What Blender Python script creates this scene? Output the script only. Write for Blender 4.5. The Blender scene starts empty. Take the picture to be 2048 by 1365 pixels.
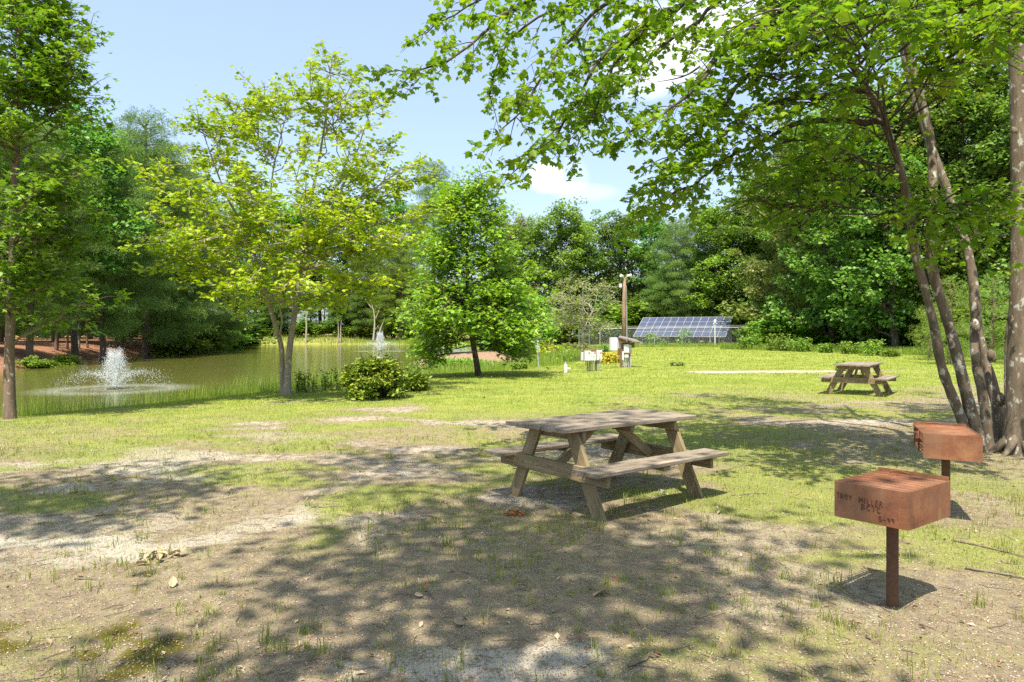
import bpy, math
import numpy as np
from mathutils import Vector, Matrix
S = bpy.context.scene
# ------------------------------------------------------------------ camera
F, YH, H = 1420.0, 660.0, 1.61          # focal length and horizon in photo pixels (2048 wide), eye height in m
cam_d = bpy.data.cameras.new('camera'); cam = bpy.data.objects.new('camera', cam_d)
S.collection.objects.link(cam); S.camera = cam
cam.location = (0, 0, H); cam.rotation_euler = (math.radians(90), 0, 0)
cam_d.sensor_width = 36; cam_d.lens = F / 2048 * 36
cam_d.shift_y = -(682.5 - YH) / 2048
cam_d.clip_end = 5000; cam_d.clip_start = 0.05
# ------------------------------------------------------------------ light
SUN = Vector((-0.12, -0.44, 1.0)).normalized()
ELEV = math.asin(SUN.z); AZ = math.atan2(SUN.x, SUN.y)
sl = bpy.data.lights.new('sun', 'SUN'); so = bpy.data.objects.new('sun', sl)
S.collection.objects.link(so); so.location = (0, 0, 60)
so.rotation_euler = SUN.to_track_quat('Z', 'Y').to_euler()
sl.energy = 5.0; sl.angle = math.radians(0.53); sl.color = (1.0, 0.91, 0.75)
world = bpy.data.worlds.new('World'); S.world = world; world.use_nodes = True
wn = world.node_tree; wn.nodes.clear()
def WN(t, **k):
    n = wn.nodes.new(t)
    for a, b in k.items(): setattr(n, a, b)
    return n
sky = WN('ShaderNodeTexSky', sky_type='NISHITA'); sky.sun_disc = False
sky.sun_elevation = ELEV; sky.sun_rotation = AZ
sky.air_density = 1.0; sky.dust_density = 2.2; sky.ozone_density = 1.3; sky.altitude = 0
bg = WN('ShaderNodeBackground'); bg.inputs['Strength'].default_value = 0.127
wo = WN('ShaderNodeOutputWorld')
tc = WN('ShaderNodeTexCoord')
# cumulus clouds standing at fixed compass directions of the sky
nz = WN('ShaderNodeTexNoise'); nz.inputs['Scale'].default_value = 9; nz.inputs['Detail'].default_value = 7
nz.inputs['Roughness'].default_value = 0.6
wn.links.new(tc.outputs['Generated'], nz.inputs['Vector'])
def wmath(op, a, b=None, clamp=False):
    n = WN('ShaderNodeMath', operation=op); n.use_clamp = clamp
    for i, v in enumerate((a, b)):
        if v is None: continue
        if isinstance(v, (int, float)): n.inputs[i].default_value = v
        else: wn.links.new(v, n.inputs[i])
    return n.outputs[0]
sep = WN('ShaderNodeSeparateXYZ'); wn.links.new(tc.outputs['Generated'], sep.inputs[0])
cloud = None
for (cx, cy, rx, rz, dens) in ((1086, 352, 34, 27, 1.0), (1115, 374, 50, 11, .7), (1175, 385, 60, 14, .3), (1150, 350, 24, 34, .22),
                               (1330, 112, 110, 68, .9), (1400, 60, 150, 70, .9), (1260, 140, 60, 50, .45), (480, 395, 30, 18, .6)):
    d = Vector(((cx - 1024) / F, 1, (YH - cy) / F)).normalized()
    ax = Vector((d.y, -d.x, 0)).normalized(); az = ax.cross(d)
    def dot(v):
        n = WN('ShaderNodeVectorMath', operation='DOT_PRODUCT'); n.inputs[1].default_value = v
        wn.links.new(tc.outputs['Generated'], n.inputs[0]); return n.outputs['Value']
    ex = wmath('MULTIPLY', wmath('SUBTRACT', dot(ax), d.dot(ax)), F / rx)
    ez = wmath('MULTIPLY', wmath('SUBTRACT', dot(az), d.dot(az)), F / rz)
    r = wmath('SQRT', wmath('ADD', wmath('MULTIPLY', ex, ex), wmath('MULTIPLY', ez, ez)))
    v = wmath('SUBTRACT', wmath('ADD', 1.15, wmath('MULTIPLY', wmath('SUBTRACT', nz.outputs['Fac'], .5), 1.9)), r)
    v = wmath('MULTIPLY', v, 1.5, True); v = wmath('MULTIPLY', v, dens)
    v = wmath('MULTIPLY', v, wmath('GREATER_THAN', dot(d), 0.5))
    cloud = v if cloud is None else wmath('MAXIMUM', cloud, v)
mixc = WN('ShaderNodeMixRGB'); wn.links.new(cloud, mixc.inputs['Fac'])
milk = WN('ShaderNodeMixRGB'); milk.inputs['Fac'].default_value = 0.33; milk.inputs['Color2'].default_value = (3.5, 4.3, 5.6, 1)
wn.links.new(sky.outputs['Color'], milk.inputs['Color1'])
wn.links.new(milk.outputs['Color'], mixc.inputs['Color1']); mixc.inputs['Color2'].default_value = (5.6, 5.65, 5.7, 1)
wn.links.new(mixc.outputs['Color'], bg.inputs['Color']); wn.links.new(bg.outputs[0], wo.inputs['Surface'])
S.view_settings.view_transform = 'Standard'; S.view_settings.look = 'None'
S.view_settings.exposure = 1.05; S.view_settings.gamma = 1.0
cy = S.cycles; cy.max_bounces = 7; cy.diffuse_bounces = 3; cy.glossy_bounces = 3; cy.transmission_bounces = 4
cy.transparent_max_bounces = 12; cy.use_denoising = False; cy.caustics_reflective = False; cy.caustics_refractive = False
cy.sample_clamp_indirect = 6

# ------------------------------------------------------------------ helpers
R = np.random.default_rng
def link(o): S.collection.objects.link(o); return o
def tag(o, label=None, cat=None, group=None, kind=None):
    if label: o['label'] = label
    if cat: o['category'] = cat
    if group: o['group'] = group
    if kind: o['kind'] = kind
    return o
def empty(name, loc, label, cat, group=None, rz=0):
    o = link(bpy.data.objects.new(name, None)); o.location = loc; o.rotation_euler = (0, 0, rz); o.empty_display_size = .3
    return tag(o, label, cat, group)
def norm(a): return a / (np.linalg.norm(a, axis=-1, keepdims=True) + 1e-9)

class MB:
    """collects numpy geometry, links it as one mesh object"""
    def __init__(s): s.v = []; s.f = []; s.n = 0; s.gc = []
    def add(s, v, faces, gc=None):
        v = np.asarray(v, float).reshape(-1, 3)
        for fa in faces:
            fa = np.asarray(fa, dtype=np.int64)
            if fa.ndim == 1: fa = fa[None]
            s.f.append(fa + s.n)
        s.v.append(v); s.n += len(v)
        s.gc.append(np.zeros((len(v), 3)) if gc is None else gc)
    def inst(s, tv, tfs, P, X, Y, Z, size):
        """copies of a small template (leaf, blade, drop) written into this one mesh"""
        tv = np.asarray(tv, float); k = len(tv); n = len(P)
        if n == 0: return
        size = np.broadcast_to(np.asarray(size, float), (n,))[:, None, None]
        V = P[:, None, :] + size * (tv[None, :, 0:1] * X[:, None, :] + tv[None, :, 1:2] * Y[:, None, :] + tv[None, :, 2:3] * Z[:, None, :])
        off = (np.arange(n) * k)[:, None]
        fs = [(np.asarray(t)[None, :] + off) for t in tfs]
        s.add(V.reshape(-1, 3), fs)
    def tube(s, pts, rad, sides=6, cap=False):
        pts = np.asarray(pts, float); n = len(pts); rad = np.broadcast_to(np.asarray(rad, float), (n,))
        t = norm(np.gradient(pts, axis=0))
        a = np.array([0, 0, 1.]) if abs(t[0][2]) < .9 else np.array([1., 0, 0])
        u = norm(np.cross(t[0], a)); U = []
        for i in range(n):
            u = u - t[i] * np.dot(u, t[i]); u = u / (np.linalg.norm(u) + 1e-9); U.append(u)
        U = np.array(U); W = np.cross(t, U)
        an = np.linspace(0, 2 * math.pi, sides, endpoint=False)
        V = pts[:, None] + rad[:, None, None] * (np.cos(an)[None, :, None] * U[:, None] + np.sin(an)[None, :, None] * W[:, None])
        i = np.arange(n - 1)[:, None] * sides; j = np.arange(sides)[None]; j2 = (j + 1) % sides
        q = np.stack([i + j, i + j2, i + sides + j2, i + sides + j], -1).reshape(-1, 4)
        fs = [q]
        if cap: fs += [np.arange(sides)[::-1][None], (np.arange(sides) + (n - 1) * sides)[None]]
        L = np.concatenate([[0], np.cumsum(np.linalg.norm(np.diff(pts, axis=0), axis=1))])
        gc = np.stack([np.repeat(L, sides), np.tile(np.cos(an), n) * .1, np.tile(np.sin(an), n) * .1], -1)
        s.add(V.reshape(-1, 3), fs, gc)
    def box(s, x0, x1, y0, y1, z0, z1, M=None):
        v = np.array([(x, y, z) for x in (x0, x1) for y in (y0, y1) for z in (z0, z1)], float)
        if M is not None: v = v @ np.array(M.to_3x3()).T + np.array(M.translation)
        s.add(v, [np.array([(0, 1, 3, 2), (4, 6, 7, 5), (0, 4, 5, 1), (2, 3, 7, 6), (0, 2, 6, 4), (1, 5, 7, 3)])])
    def board(s, p0, p1, w, t, up, rng, ch=.004, warp=0.0):
        """sawn board from p0 to p1; w across, t along up; chamfered arrises; grain coordinates"""
        p0 = np.array(p0, float); p1 = np.array(p1, float); d = norm(p1 - p0); L = np.linalg.norm(p1 - p0)
        up = np.array(up, float); up = norm(up - d * np.dot(up, d)); sd = np.cross(d, up)
        a, b = w / 2, t / 2; c = ch
        prof = np.array([(-a + c, -b), (a - c, -b), (a, -b + c), (a, b - c), (a - c, b), (-a + c, b), (-a, b - c), (-a, -b + c)])
        ks = np.array([0, .006 / L, .25, .5, .75, 1 - .006 / L, 1]); sc = np.array([1 - c / a * .6, 1, 1, 1, 1, 1, 1 - c / a * .6])
        ph = rng.uniform(0, 6.28); off = rng.uniform(0, 50, 3); V = []; G = []
        for k, q in zip(ks, sc):
            cen = p0 + d * L * k + (up * math.sin(ph + k * 3) + sd * math.sin(ph * 2 + k * 4) * .5) * warp
            V.append(cen + q * (prof[:, :1] * sd + prof[:, 1:] * up)); G.append(np.column_stack([np.full(8, L * k), prof]) + off)
        n = len(ks); i = np.arange(n - 1)[:, None] * 8; j = np.arange(8)[None]; j2 = (j + 1) % 8
        q = np.stack([i + j, i + j2, i + 8 + j2, i + 8 + j], -1).reshape(-1, 4)
        s.add(np.concatenate(V), [q, np.arange(8)[::-1][None], (np.arange(8) + (n - 1) * 8)[None]], np.concatenate(G))
    def build(s, name, mat, parent=None, smooth=False, gc=False):
        me = bpy.data.meshes.new(name)
        V = np.concatenate(s.v).astype(np.float32); fl = [f.reshape(-1) for f in s.f]
        tot = np.concatenate([np.full(len(f), f.shape[1]) for f in s.f]); L = np.concatenate(fl).astype(np.int32)
        me.vertices.add(len(V)); me.vertices.foreach_set('co', V.ravel())
        me.loops.add(len(L)); me.loops.foreach_set('vertex_index', L)
        st = np.concatenate([[0], np.cumsum(tot)[:-1]]).astype(np.int32)
        me.polygons.add(len(tot)); me.polygons.foreach_set('loop_start', st)
        me.polygons.foreach_set('use_smooth', np.full(len(tot), smooth))
        me.update(calc_edges=True)
        if gc:
            at = me.attributes.new('gc', 'FLOAT_VECTOR', 'POINT'); at.data.foreach_set('vector', np.concatenate(s.gc).astype(np.float32).ravel())
        me.materials.append(mat)
        o = link(bpy.data.objects.new(name, me))
        if parent: o.parent = parent
        return o
def copy_thing(o, name=None):
    c = link(o.copy())
    for ch in list(o.children):
        d = link(ch.copy()); d.parent = c
        for g in list(ch.children):
            e = link(g.copy()); e.parent = d
    return c

# value noise
def _h(ix, iy, sd):
    n = (ix.astype(np.int64) * 374761393 + iy.astype(np.int64) * 668265263 + sd * 974634777) & 0xffffffff
    n = ((n ^ (n >> 13)) * 1274126177) & 0xffffffff
    return ((n ^ (n >> 16)) & 0xffffff) / float(0xffffff)
def vn(x, y, sc, sd=0):
    x = np.asarray(x, float) / sc; y = np.asarray(y, float) / sc; ix = np.floor(x); iy = np.floor(y); fx = x - ix; fy = y - iy
    fx = fx * fx * (3 - 2 * fx); fy = fy * fy * (3 - 2 * fy)
    a = _h(ix, iy, sd); b = _h(ix + 1, iy, sd); c = _h(ix, iy + 1, sd); d = _h(ix + 1, iy + 1, sd)
    return (a * (1 - fx) + b * fx) * (1 - fy) + (c * (1 - fx) + d * fx) * fy
def fbm(x, y, sc, sd=0, o=4):
    t = 0; a = 1; w = 0
    for i in range(o): t = t + a * vn(x, y, sc / 2 ** i, sd + i * 7); w += a; a *= .55
    return t / w
def sstep(a, b, x): t = np.clip((x - a) / (b - a), 0, 1); return t * t * (3 - 2 * t)

# ------------------------------------------------------------------ terrain
ZW = -0.7
POND = np.array([(-12.6, 17.6), (-11.3, 19.4), (-9.6, 23.4), (-8.4, 26.4), (-7.1, 31), (-4.2, 32.8), (-1.9, 35.6), (.45, 40), (2.2, 50), (3, 60), (3.6, 78),
    (-1.6, 94), (-9.5, 104), (-16.8, 112), (-30, 114), (-45.6, 113), (-45, 100), (-38, 74.5), (-33.7, 54.7), (-29.4, 42), (-28, 34), (-26, 26), (-20, 19), (-15, 17)], float)
def pond_sd(x, y):
    x = np.asarray(x, float); y = np.asarray(y, float); P = POND; Q = np.roll(P, -1, 0)
    best = np.full(x.shape, 1e9); ins = np.zeros(x.shape, bool)
    for (x0, y0), (x1, y1) in zip(P, Q):
        dx, dy = x1 - x0, y1 - y0
        t = np.clip(((x - x0) * dx + (y - y0) * dy) / (dx * dx + dy * dy), 0, 1)
        best = np.minimum(best, np.hypot(x - x0 - t * dx, y - y0 - t * dy))
        c = ((y0 > y) != (y1 > y)) & (x < (x1 - x0) * (y - y0) / (y1 - y0 + 1e-12) + x0); ins ^= c
    wob = (fbm(x, y, 3.0, 91) - .5) * .8
    return np.where(ins, -best, best) + wob
ISL = (-2.2, 50.5, 4.8, 5.0)
def isl(x, y): return 1 - ((x - ISL[0]) / ISL[2]) ** 2 - ((y - ISL[1]) / ISL[3]) ** 2
def g(x, y):
    x = np.asarray(x, float); y = np.asarray(y, float); s = pond_sd(x, y)
    left = sstep(-22, -30, x) * sstep(30, 38, y)
    top = .7 + .55 * left
    z = np.where(s > 0, ZW + top * (1 - np.exp(-np.maximum(s, 0) / (3.0 - 1.2 * left))), ZW + np.maximum(s * .3, -.8))
    i = isl(x, y) + (fbm(x, y, 1.6, 17) - .5) * .15
    z = np.maximum(z, np.where(i > -.3, ZW - .1 + .85 * np.sqrt(np.maximum(i + .02, 0)), -9))
    z = z + (fbm(x, y, 1.3, 3) - .5) * .05 + (fbm(x, y, .35, 5, 3) - .5) * .045 * sstep(20, 8, y)
    return z
def hit(px, py, y0=2.0, y1=130.0):
    """ground point seen at a photo pixel"""
    ys = np.exp(np.linspace(math.log(y0), math.log(y1), 3000)); xs = (px - 1024) * ys / F; zs = H - (py - YH) * ys / F
    k = np.argmax(g(xs, ys) > zs); return float(xs[k]), float(ys[k]), float(g(xs[k], ys[k]))
def at(px, py, Y): return ((px - 1024) * Y / F, Y, H - (py - YH) * Y / F)
def grass_d(x, y):
    """how closely the ground is grown with grass, 0..1"""
    s = pond_sd(x, y); n = fbm(x, y, 3.2, 40) - .5; n2 = fbm(x, y, .9, 43) - .5
    edge = 10.8 + .1 * x + .4 * np.maximum(x, 0) + 1.0 * np.sin(x * .5)
    d = sstep(-6.0, 6.5, y - edge + n * 7 + n2 * 6)
    d = np.maximum(d, sstep(4.2, 1.2, s) * sstep(-3, -6, x))
    fore = (.40 + .50 * sstep(.40, .62, fbm(x * .8, y, 1.1, 47))) * sstep(1.0, 5.0, y + n * 3)
    d = np.maximum(d, fore)
    d = d * (1 - .75 * sstep(.60, .74, fbm(x, y * 1.6, 2.2, 55)) * sstep(22, 13, y))
    strip = sstep(1.1, .3, np.abs(y - 27.3 - .06 * (x - 9) - .5 * n) / .9) * sstep(6.2, 7.6, x + n * 3) * sstep(16.5, 12, x + n * 3)
    d = d * (1 - .95 * strip)
    d = d * (1 - .55 * sstep(4.2, 1.0, np.hypot(x - 7.0, y - 9.9)))
    wl = sstep(-22, -26, x) * sstep(28, 34, y) * sstep(112, 106, y)
    d = d * (1 - wl) * (1 - .9 * (isl(x, y) > -.1))
    right = sstep(2, 6, y - 62 + .0 * x) * 0
    return np.clip(d, 0, 1)
def sand_d(x, y):
    a = sstep(.50, .66, fbm(x * .75, y * 1.25, 1.35, 71)) * sstep(16, 9, y)
    a = a * (.42 + .3 * sstep(0.5, -2.5, x + .12 * y)) + .5 * sstep(1.25, .5, np.hypot((x + 4.3) / 2.6, (y - 5.6) / 1.2) + (fbm(x, y, .6, 73) - .5) * 1.2)
    a = np.maximum(a, .5 * sstep(.60, .74, fbm(x, y * 1.6, 2.2, 55)) * sstep(22, 13, y))
    a = np.maximum(a, .75 * sstep(1.2, .5, np.hypot((x + .15) / .8, (y - 3.42) / .3) + (fbm(x, y, .4, 74) - .5) * 1.4))
    n = fbm(x, y, 3.2, 40) - .5
    strip = sstep(1.1, .3, np.abs(y - 27.3 - .06 * (x - 9) - .5 * n) / .9) * sstep(6.2, 7.6, x + n * 3) * sstep(16.5, 12, x + n * 3)
    return np.clip(np.maximum(a, strip * 1.0), 0, 1)
def moss_d(x, y): return np.clip(sstep(1.3, .4, np.hypot((x + 2.45) / 1.05, (y - 3.5) / .6)) * sstep(.46, .66, fbm(x, y, .3, 81)), 0, 1)
def straw_d(x, y):
    wl = sstep(-21, -26, x) * sstep(26, 33, y) * sstep(112, 106, y)
    rt = sstep(0, 3, x - (15 + .36 * y) + (fbm(x, y, 2, 12) - .5) * 4)
    bk = sstep(112, 117, y) * .5 * (x < 5) + sstep(79, 82, y) * (x > 6) * .6
    return np.clip(np.maximum(np.maximum(wl, (isl(x, y) > 0) * .45), np.maximum(rt, bk)), 0, 1)

# ------------------------------------------------------------------ materials
class Mat:
    def __init__(s, name):
        s.m = bpy.data.materials.new(name); s.m.use_nodes = True; s.nt = s.m.node_tree; s.nt.nodes.clear()
        s.out = s.n('ShaderNodeOutputMaterial')
    def n(s, t, ins=None, **k):
        n = s.nt.nodes.new(t)
        for a, b in k.items(): setattr(n, a, b)
        for a, b in (ins or {}).items(): s.set(n.inputs[a], b)
        return n
    def set(s, i, b):
        if isinstance(b, bpy.types.NodeSocket): s.nt.links.new(b, i)
        elif isinstance(b, bpy.types.Node): s.nt.links.new(b.outputs[0], i)
        else: i.default_value = (*b, 1) if (isinstance(b, tuple) and len(b) == 3 and i.type == 'RGBA') else b
    def noise(s, vec, scale, detail=5, rough=.6): return s.n('ShaderNodeTexNoise', {'Vector': vec, 'Scale': scale, 'Detail': float(detail), 'Roughness': rough}).outputs['Fac']
    def ramp(s, fac, *st):
        r = s.n('ShaderNodeValToRGB', {'Fac': fac}); e = r.color_ramp.elements
        while len(e) < len(st): e.new(.5)
        for q, (p, c) in zip(e, st): q.position = p; q.color = (*c, 1) if not isinstance(c, (int, float)) else (c, c, c, 1)
        return r.outputs['Color']
    def mix(s, f, a, b, mode='MIX'): return s.n('ShaderNodeMixRGB', {'Fac': f, 'Color1': a, 'Color2': b}, blend_type=mode).outputs[0]
    def math(s, op, a, b=0.0, clamp=False): return s.n('ShaderNodeMath', {0: a, 1: b}, operation=op, use_clamp=clamp).outputs[0]
    def map(s, vec, sc): return s.n('ShaderNodeMapping', {'Vector': vec, 'Scale': sc}).outputs[0]
    def bump(s, h, st, dist=.02): return s.n('ShaderNodeBump', {'Height': h, 'Strength': st, 'Distance': dist}).outputs[0]
    def bsdf(s, col, rough=.7, metal=0.0, bump=None, spec=.5, **k):
        ins = {'Base Color': col, 'Roughness': rough, 'Metallic': metal, 'Specular IOR Level': spec}
        if bump is not None: ins['Normal'] = bump
        ins.update(k); b = s.n('ShaderNodeBsdfPrincipled', ins); s.set(s.out.inputs['Surface'], b.outputs[0]); return b
    def obj(s): return s.n('ShaderNodeTexCoord').outputs['Object']
    def pos(s): return s.n('ShaderNodeNewGeometry').outputs['Position']

def leaf_mat(name, cols, trans=.38, var=.12, clump=2.0, rough=.5, spec=.35, amp=.9):
    """cols: dark -> light leaf pigments picked per leaf; clumps of the crown and whole trees differ a little"""
    m = Mat(name); geo = m.n('ShaderNodeNewGeometry'); oi = m.n('ShaderNodeObjectInfo')
    nz = m.noise(geo.outputs['Position'], 1.0 / clump, 3)
    f = m.math('ADD', m.math('MULTIPLY', geo.outputs['Random Per Island'], .55), m.math('MULTIPLY', m.math('SUBTRACT', nz, .25 if amp < 1 else .35), amp), True)
    n = len(cols)
    c = m.ramp(f, *[(i / (n - 1), cols[i]) for i in range(n)])
    hsv = m.n('ShaderNodeHueSaturation', {'Color': c, 'Hue': m.math('ADD', .5 - var * .12, m.math('MULTIPLY', oi.outputs['Random'], var * .24)),
              'Value': m.math('ADD', 1 - var, m.math('MULTIPLY', oi.outputs['Random'], 2 * var))}).outputs[0]
    p = m.n('ShaderNodeBsdfPrincipled', {'Base Color': hsv, 'Roughness': rough, 'Specular IOR Level': spec})
    tcol = m.mix(1.0, hsv, (1.12, 1.15, .5), 'MULTIPLY')
    t = m.n('ShaderNodeBsdfTranslucent', {'Color': tcol})
    mx = m.n('ShaderNodeMixShader', {0: trans, 1: p.outputs[0], 2: t.outputs[0]}); m.set(m.out.inputs['Surface'], mx.outputs[0])
    return m.m
def bark_mat(name, a, b, lichen=None, scale=1.0, lam=.5):
    m = Mat(name); o = m.obj()
    n1 = m.noise(m.map(o, (14 * scale, 14 * scale, 3 * scale)), 1, 6, .7); n2 = m.noise(o, 2.5 * scale, 4)
    c = m.ramp(n1, (.3, a), (.7, b)); c = m.mix(m.math('MULTIPLY', n2, .5), c, tuple(x * .6 for x in a))
    if lichen:
        l = m.noise(m.map(o, (6, 6, 4)), 1.6, 6, .65); lf = m.ramp(l, (lam, 0), (lam + .05, 1)); c = m.mix(lf, c, lichen)
    m.bsdf(c, .9, bump=m.bump(n1, .9, .02), spec=.2); return m.m
def plain(name, col, rough=.6, metal=0.0, n=.12, sc=12, spec=.5):
    m = Mat(name); o = m.obj(); nn = m.noise(o, sc, 4)
    c = m.mix(nn, tuple(x * (1 - n) for x in col), tuple(min(1, x * (1 + n)) for x in col)); m.bsdf(c, rough, metal, spec=spec); return m.m

# ground
def ground_mat():
    m = Mat('ground_soil'); P = m.pos()
    at_ = m.n('ShaderNodeAttribute', attribute_name='cover'); sp = m.n('ShaderNodeSeparateColor', {'Color': at_.outputs['Color']})
    gr, sa, mo = sp.outputs; st = at_.outputs['Alpha']
    f1 = m.noise(P, 9, 8, .72); f2 = m.noise(P, 55, 5, .7); f3 = m.noise(P, 1.1, 5, .6); f4 = m.noise(P, 220, 3, .7)
    soil = m.ramp(f1, (.3, (.12, .09, .06)), (.5, (.255, .20, .14)), (.7, (.43, .355, .265)))
    soil = m.mix(m.ramp(f2, (.35, 0), (.65, .6)), soil, (.30, .25, .18))
    soil = m.mix(m.ramp(f4, (.56, 0), (.62, .6)), soil, (.07, .05, .035))
    sand = m.ramp(f2, (.3, (.33, .30, .25)), (.65, (.54, .50, .43)))
    sand = m.mix(m.ramp(f4, (.62, 0), (.68, .55)), sand, (.16, .12, .09))
    fine = m.math('ADD', m.math('MULTIPLY', m.math('SUBTRACT', f1, .5), 1.5), m.math('MULTIPLY', m.math('SUBTRACT', f2, .5), 1.0))
    sfac = m.math('MULTIPLY', m.math('ADD', m.math('SUBTRACT', sa, .36), m.math('MULTIPLY', fine, 1.35)), 2.4, True)
    c = m.mix(sfac, soil, sand)
    thin = m.ramp(m.noise(P, 30, 6, .8), (.35, (.16, .16, .05)), (.7, (.38, .34, .15)))
    lush = m.ramp(m.noise(P, .9, 8, .75), (.3, (.13, .19, .025)), (.5, (.22, .28, .045)), (.72, (.34, .34, .085)))
    grc = m.mix(m.math('MULTIPLY', m.math('SUBTRACT', gr, .52), 2.1, True), thin, lush)
    gf = m.math('MULTIPLY', m.math('ADD', m.math('SUBTRACT', gr, .40), m.math('MULTIPLY', fine, 1.4)), 2.2, True)
    c = m.mix(m.math('MULTIPLY', gf, .9), c, grc)
    mossc = m.ramp(f2, (.3, (.05, .05, .008)), (.6, (.15, .125, .02)))
    mf = m.math('MULTIPLY', m.math('ADD', m.math('SUBTRACT', mo, .35), m.math('MULTIPLY', fine, .8)), 3.0, True)
    c = m.mix(mf, c, mossc)
    stc = m.ramp(m.noise(P, 6, 6, .75), (.3, (.11, .055, .032)), (.65, (.34, .18, .11)))
    c = m.mix(st, c, stc)
    hgt = m.math('ADD', m.math('MULTIPLY', f1, .6), m.math('ADD', m.math('MULTIPLY', f2, .5), m.math('MULTIPLY', f4, .25)))
    m.bsdf(c, .95, bump=m.bump(hgt, .8, .035), spec=.15); return m.m
def axis(lo, hi, fine0, fine1, d0, grow, far):
    a = [fine0]
    while a[-1] < fine1: a.append(a[-1] + d0)
    d = d0
    while a[-1] < far: d = min(d * grow, 120); a.append(a[-1] + d)
    b = [fine0]; d = d0
    while b[-1] > lo: d = min(d * grow, 120); b.append(b[-1] - d)
    return np.array(b[::-1][:-1] + a)
xs = axis(-1500, 0, -9, 9, .09, 1.035, 1500); ys = axis(-400, 0, 2.2, 13, .08, 1.022, 2500)
X, Y = np.meshgrid(xs, ys); Z = g(X, Y); nx, ny = len(xs), len(ys)
gm = MB(); i = np.arange(ny - 1)[:, None] * nx; j = np.arange(nx - 1)[None]
gm.add(np.stack([X, Y, Z], -1).reshape(-1, 3), [np.stack([i + j, i + j + 1, i + nx + j + 1, i + nx + j], -1).reshape(-1, 4)])
ground = gm.build('ground', ground_mat(), smooth=True); ground['kind'] = 'structure'
at_ = ground.data.color_attributes.new('cover', 'FLOAT_COLOR', 'POINT')
at_.data.foreach_set('color', np.stack([grass_d(X, Y), sand_d(X, Y), moss_d(X, Y), straw_d(X, Y)], -1).astype(np.float32).ravel())

# water
def water_mat():
    m = Mat('pond_water'); P = m.pos()
    w1 = m.noise(m.map(P, (1.4, 4.0, 1)), 1.2, 4, .6); w2 = m.noise(m.map(P, (3, 9, 1)), 2.2, 3)
    h = m.math('ADD', w1, m.math('MULTIPLY', w2, .5))
    c = m.mix(m.noise(P, .12, 3), (.095, .105, .025), (.145, .15, .036))
    m.bsdf(c, .05, bump=m.bump(h, .13, .05), spec=.5, IOR=1.33); return m.m
wm = MB(); PC = POND.mean(0); PP = PC + (POND - PC) * 1.12
wm.add(np.column_stack([PP, np.full(len(PP), ZW)]), [np.arange(len(PP))[::-1][None]])
water = wm.build('pond_water', water_mat()); water['kind'] = 'structure'
if water.data.polygons[0].normal.z < 0: water.data.flip_normals()

# ------------------------------------------------------------------ foliage templates
half = [(.0, .0), (.22, -.06), (.24, .12), (.52, .2), (.36, .34), (.56, .56), (.28, .58), (.18, .78)]
MAPLE = [(x, y, -.7 * x * x) for x, y in half] + [(0, 1.0, -.2)] + [(-x, y, -.7 * x * x) for x, y in half[:0:-1]]
MAPLE_F = [list(range(len(MAPLE)))]
sg = [(0, 0), (.30, -.02), (.15, .2), (.5, .38), (.18, .46)]
GUM = [(x, y, -.15 * abs(x)) for x, y in sg] + [(0, 1.0, -.1)] + [(-x, y, -.15 * abs(x)) for x, y in sg[:0:-1]]
GUM_F = [list(range(len(GUM)))]
KITE = [(0, 0, 0), (.38, .45, -.06), (0, 1, -.12), (-.38, .45, -.06)]; KITE_F = [[0, 1, 2], [0, 2, 3]]
OVAL = [(0, 0, 0), (.2, .3, -.03), (.2, .7, -.08), (0, 1, -.16), (-.2, .7, -.08), (-.2, .3, -.03)]; OVAL_F = [[0, 1, 2, 3], [0, 3, 4, 5]]
def tuft_t(k, w, rng):
    v = [(0, 0, 0)]; f = []
    for q in range(k):
        d = norm(np.array([rng.normal() * .75, rng.normal() * .75, rng.uniform(-.1, .9)])); e = norm(np.cross(d, rng.normal(size=3))) * w; n = len(v)
        v += [tuple(d + e), tuple(d - e)]; f.append([0, n, n + 1])
    return v, f
BLADE = [(-.5, 0, 0), (.5, 0, 0), (0, .35, 1)]; BLADE_F = [[0, 1, 2]]
TALL = [(-.5, 0, 0), (.5, 0, 0), (.36, .08, .55), (-.36, .08, .55), (0, .34, 1)]; TALL_F = [[0, 1, 2, 3], [3, 2, 4]]
def leaves(mb, P, D, size, rng, tv=MAPLE, tf=MAPLE_F, up=.9, droop=.3):
    """leaves at P pointing roughly along D, blades facing upward-ish"""
    n = len(P)
    N = norm(np.column_stack([rng.normal(size=n), rng.normal(size=n), np.abs(rng.normal(size=n)) + up]) * np.array([.75, .75, 1]))
    Yd = D + rng.normal(size=(n, 3)) * .7; Yd[:, 2] -= droop
    Yd = norm(Yd - N * np.sum(Yd * N, 1, keepdims=True)); Xd = np.cross(Yd, N)
    mb.inst(tv, tf, P, Xd, Yd, N, size * rng.uniform(.45, 1.25, n))
def bez(a, b, c, n):
    t = np.linspace(0, 1, n)[:, None]; return (1 - t) ** 2 * a + 2 * t * (1 - t) * b + t * t * c
def interp(poly, t):
    poly = np.asarray(poly); L = np.concatenate([[0], np.cumsum(np.linalg.norm(np.diff(poly, axis=0), axis=1))]); t = np.asarray(t) * L[-1]
    return np.stack([np.interp(t, L, poly[:, k]) for k in range(3)], -1)
def smooth_poly(p, n, rng=None, wob=0):
    p = np.asarray(p, float); L = np.concatenate([[0], np.cumsum(np.linalg.norm(np.diff(p, axis=0), axis=1))]); t = np.linspace(0, L[-1], n)
    # Catmull-Rom like smoothing by averaging the piecewise linear path
    q = np.stack([np.interp(t, L, p[:, k]) for k in range(3)], -1)
    for _ in range(3): q[1:-1] = q[1:-1] * .5 + (q[:-2] + q[2:]) * .25
    if rng is not None and wob: q[1:-1] += rng.normal(size=(n - 2, 3)) * wob
    return q

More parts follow.
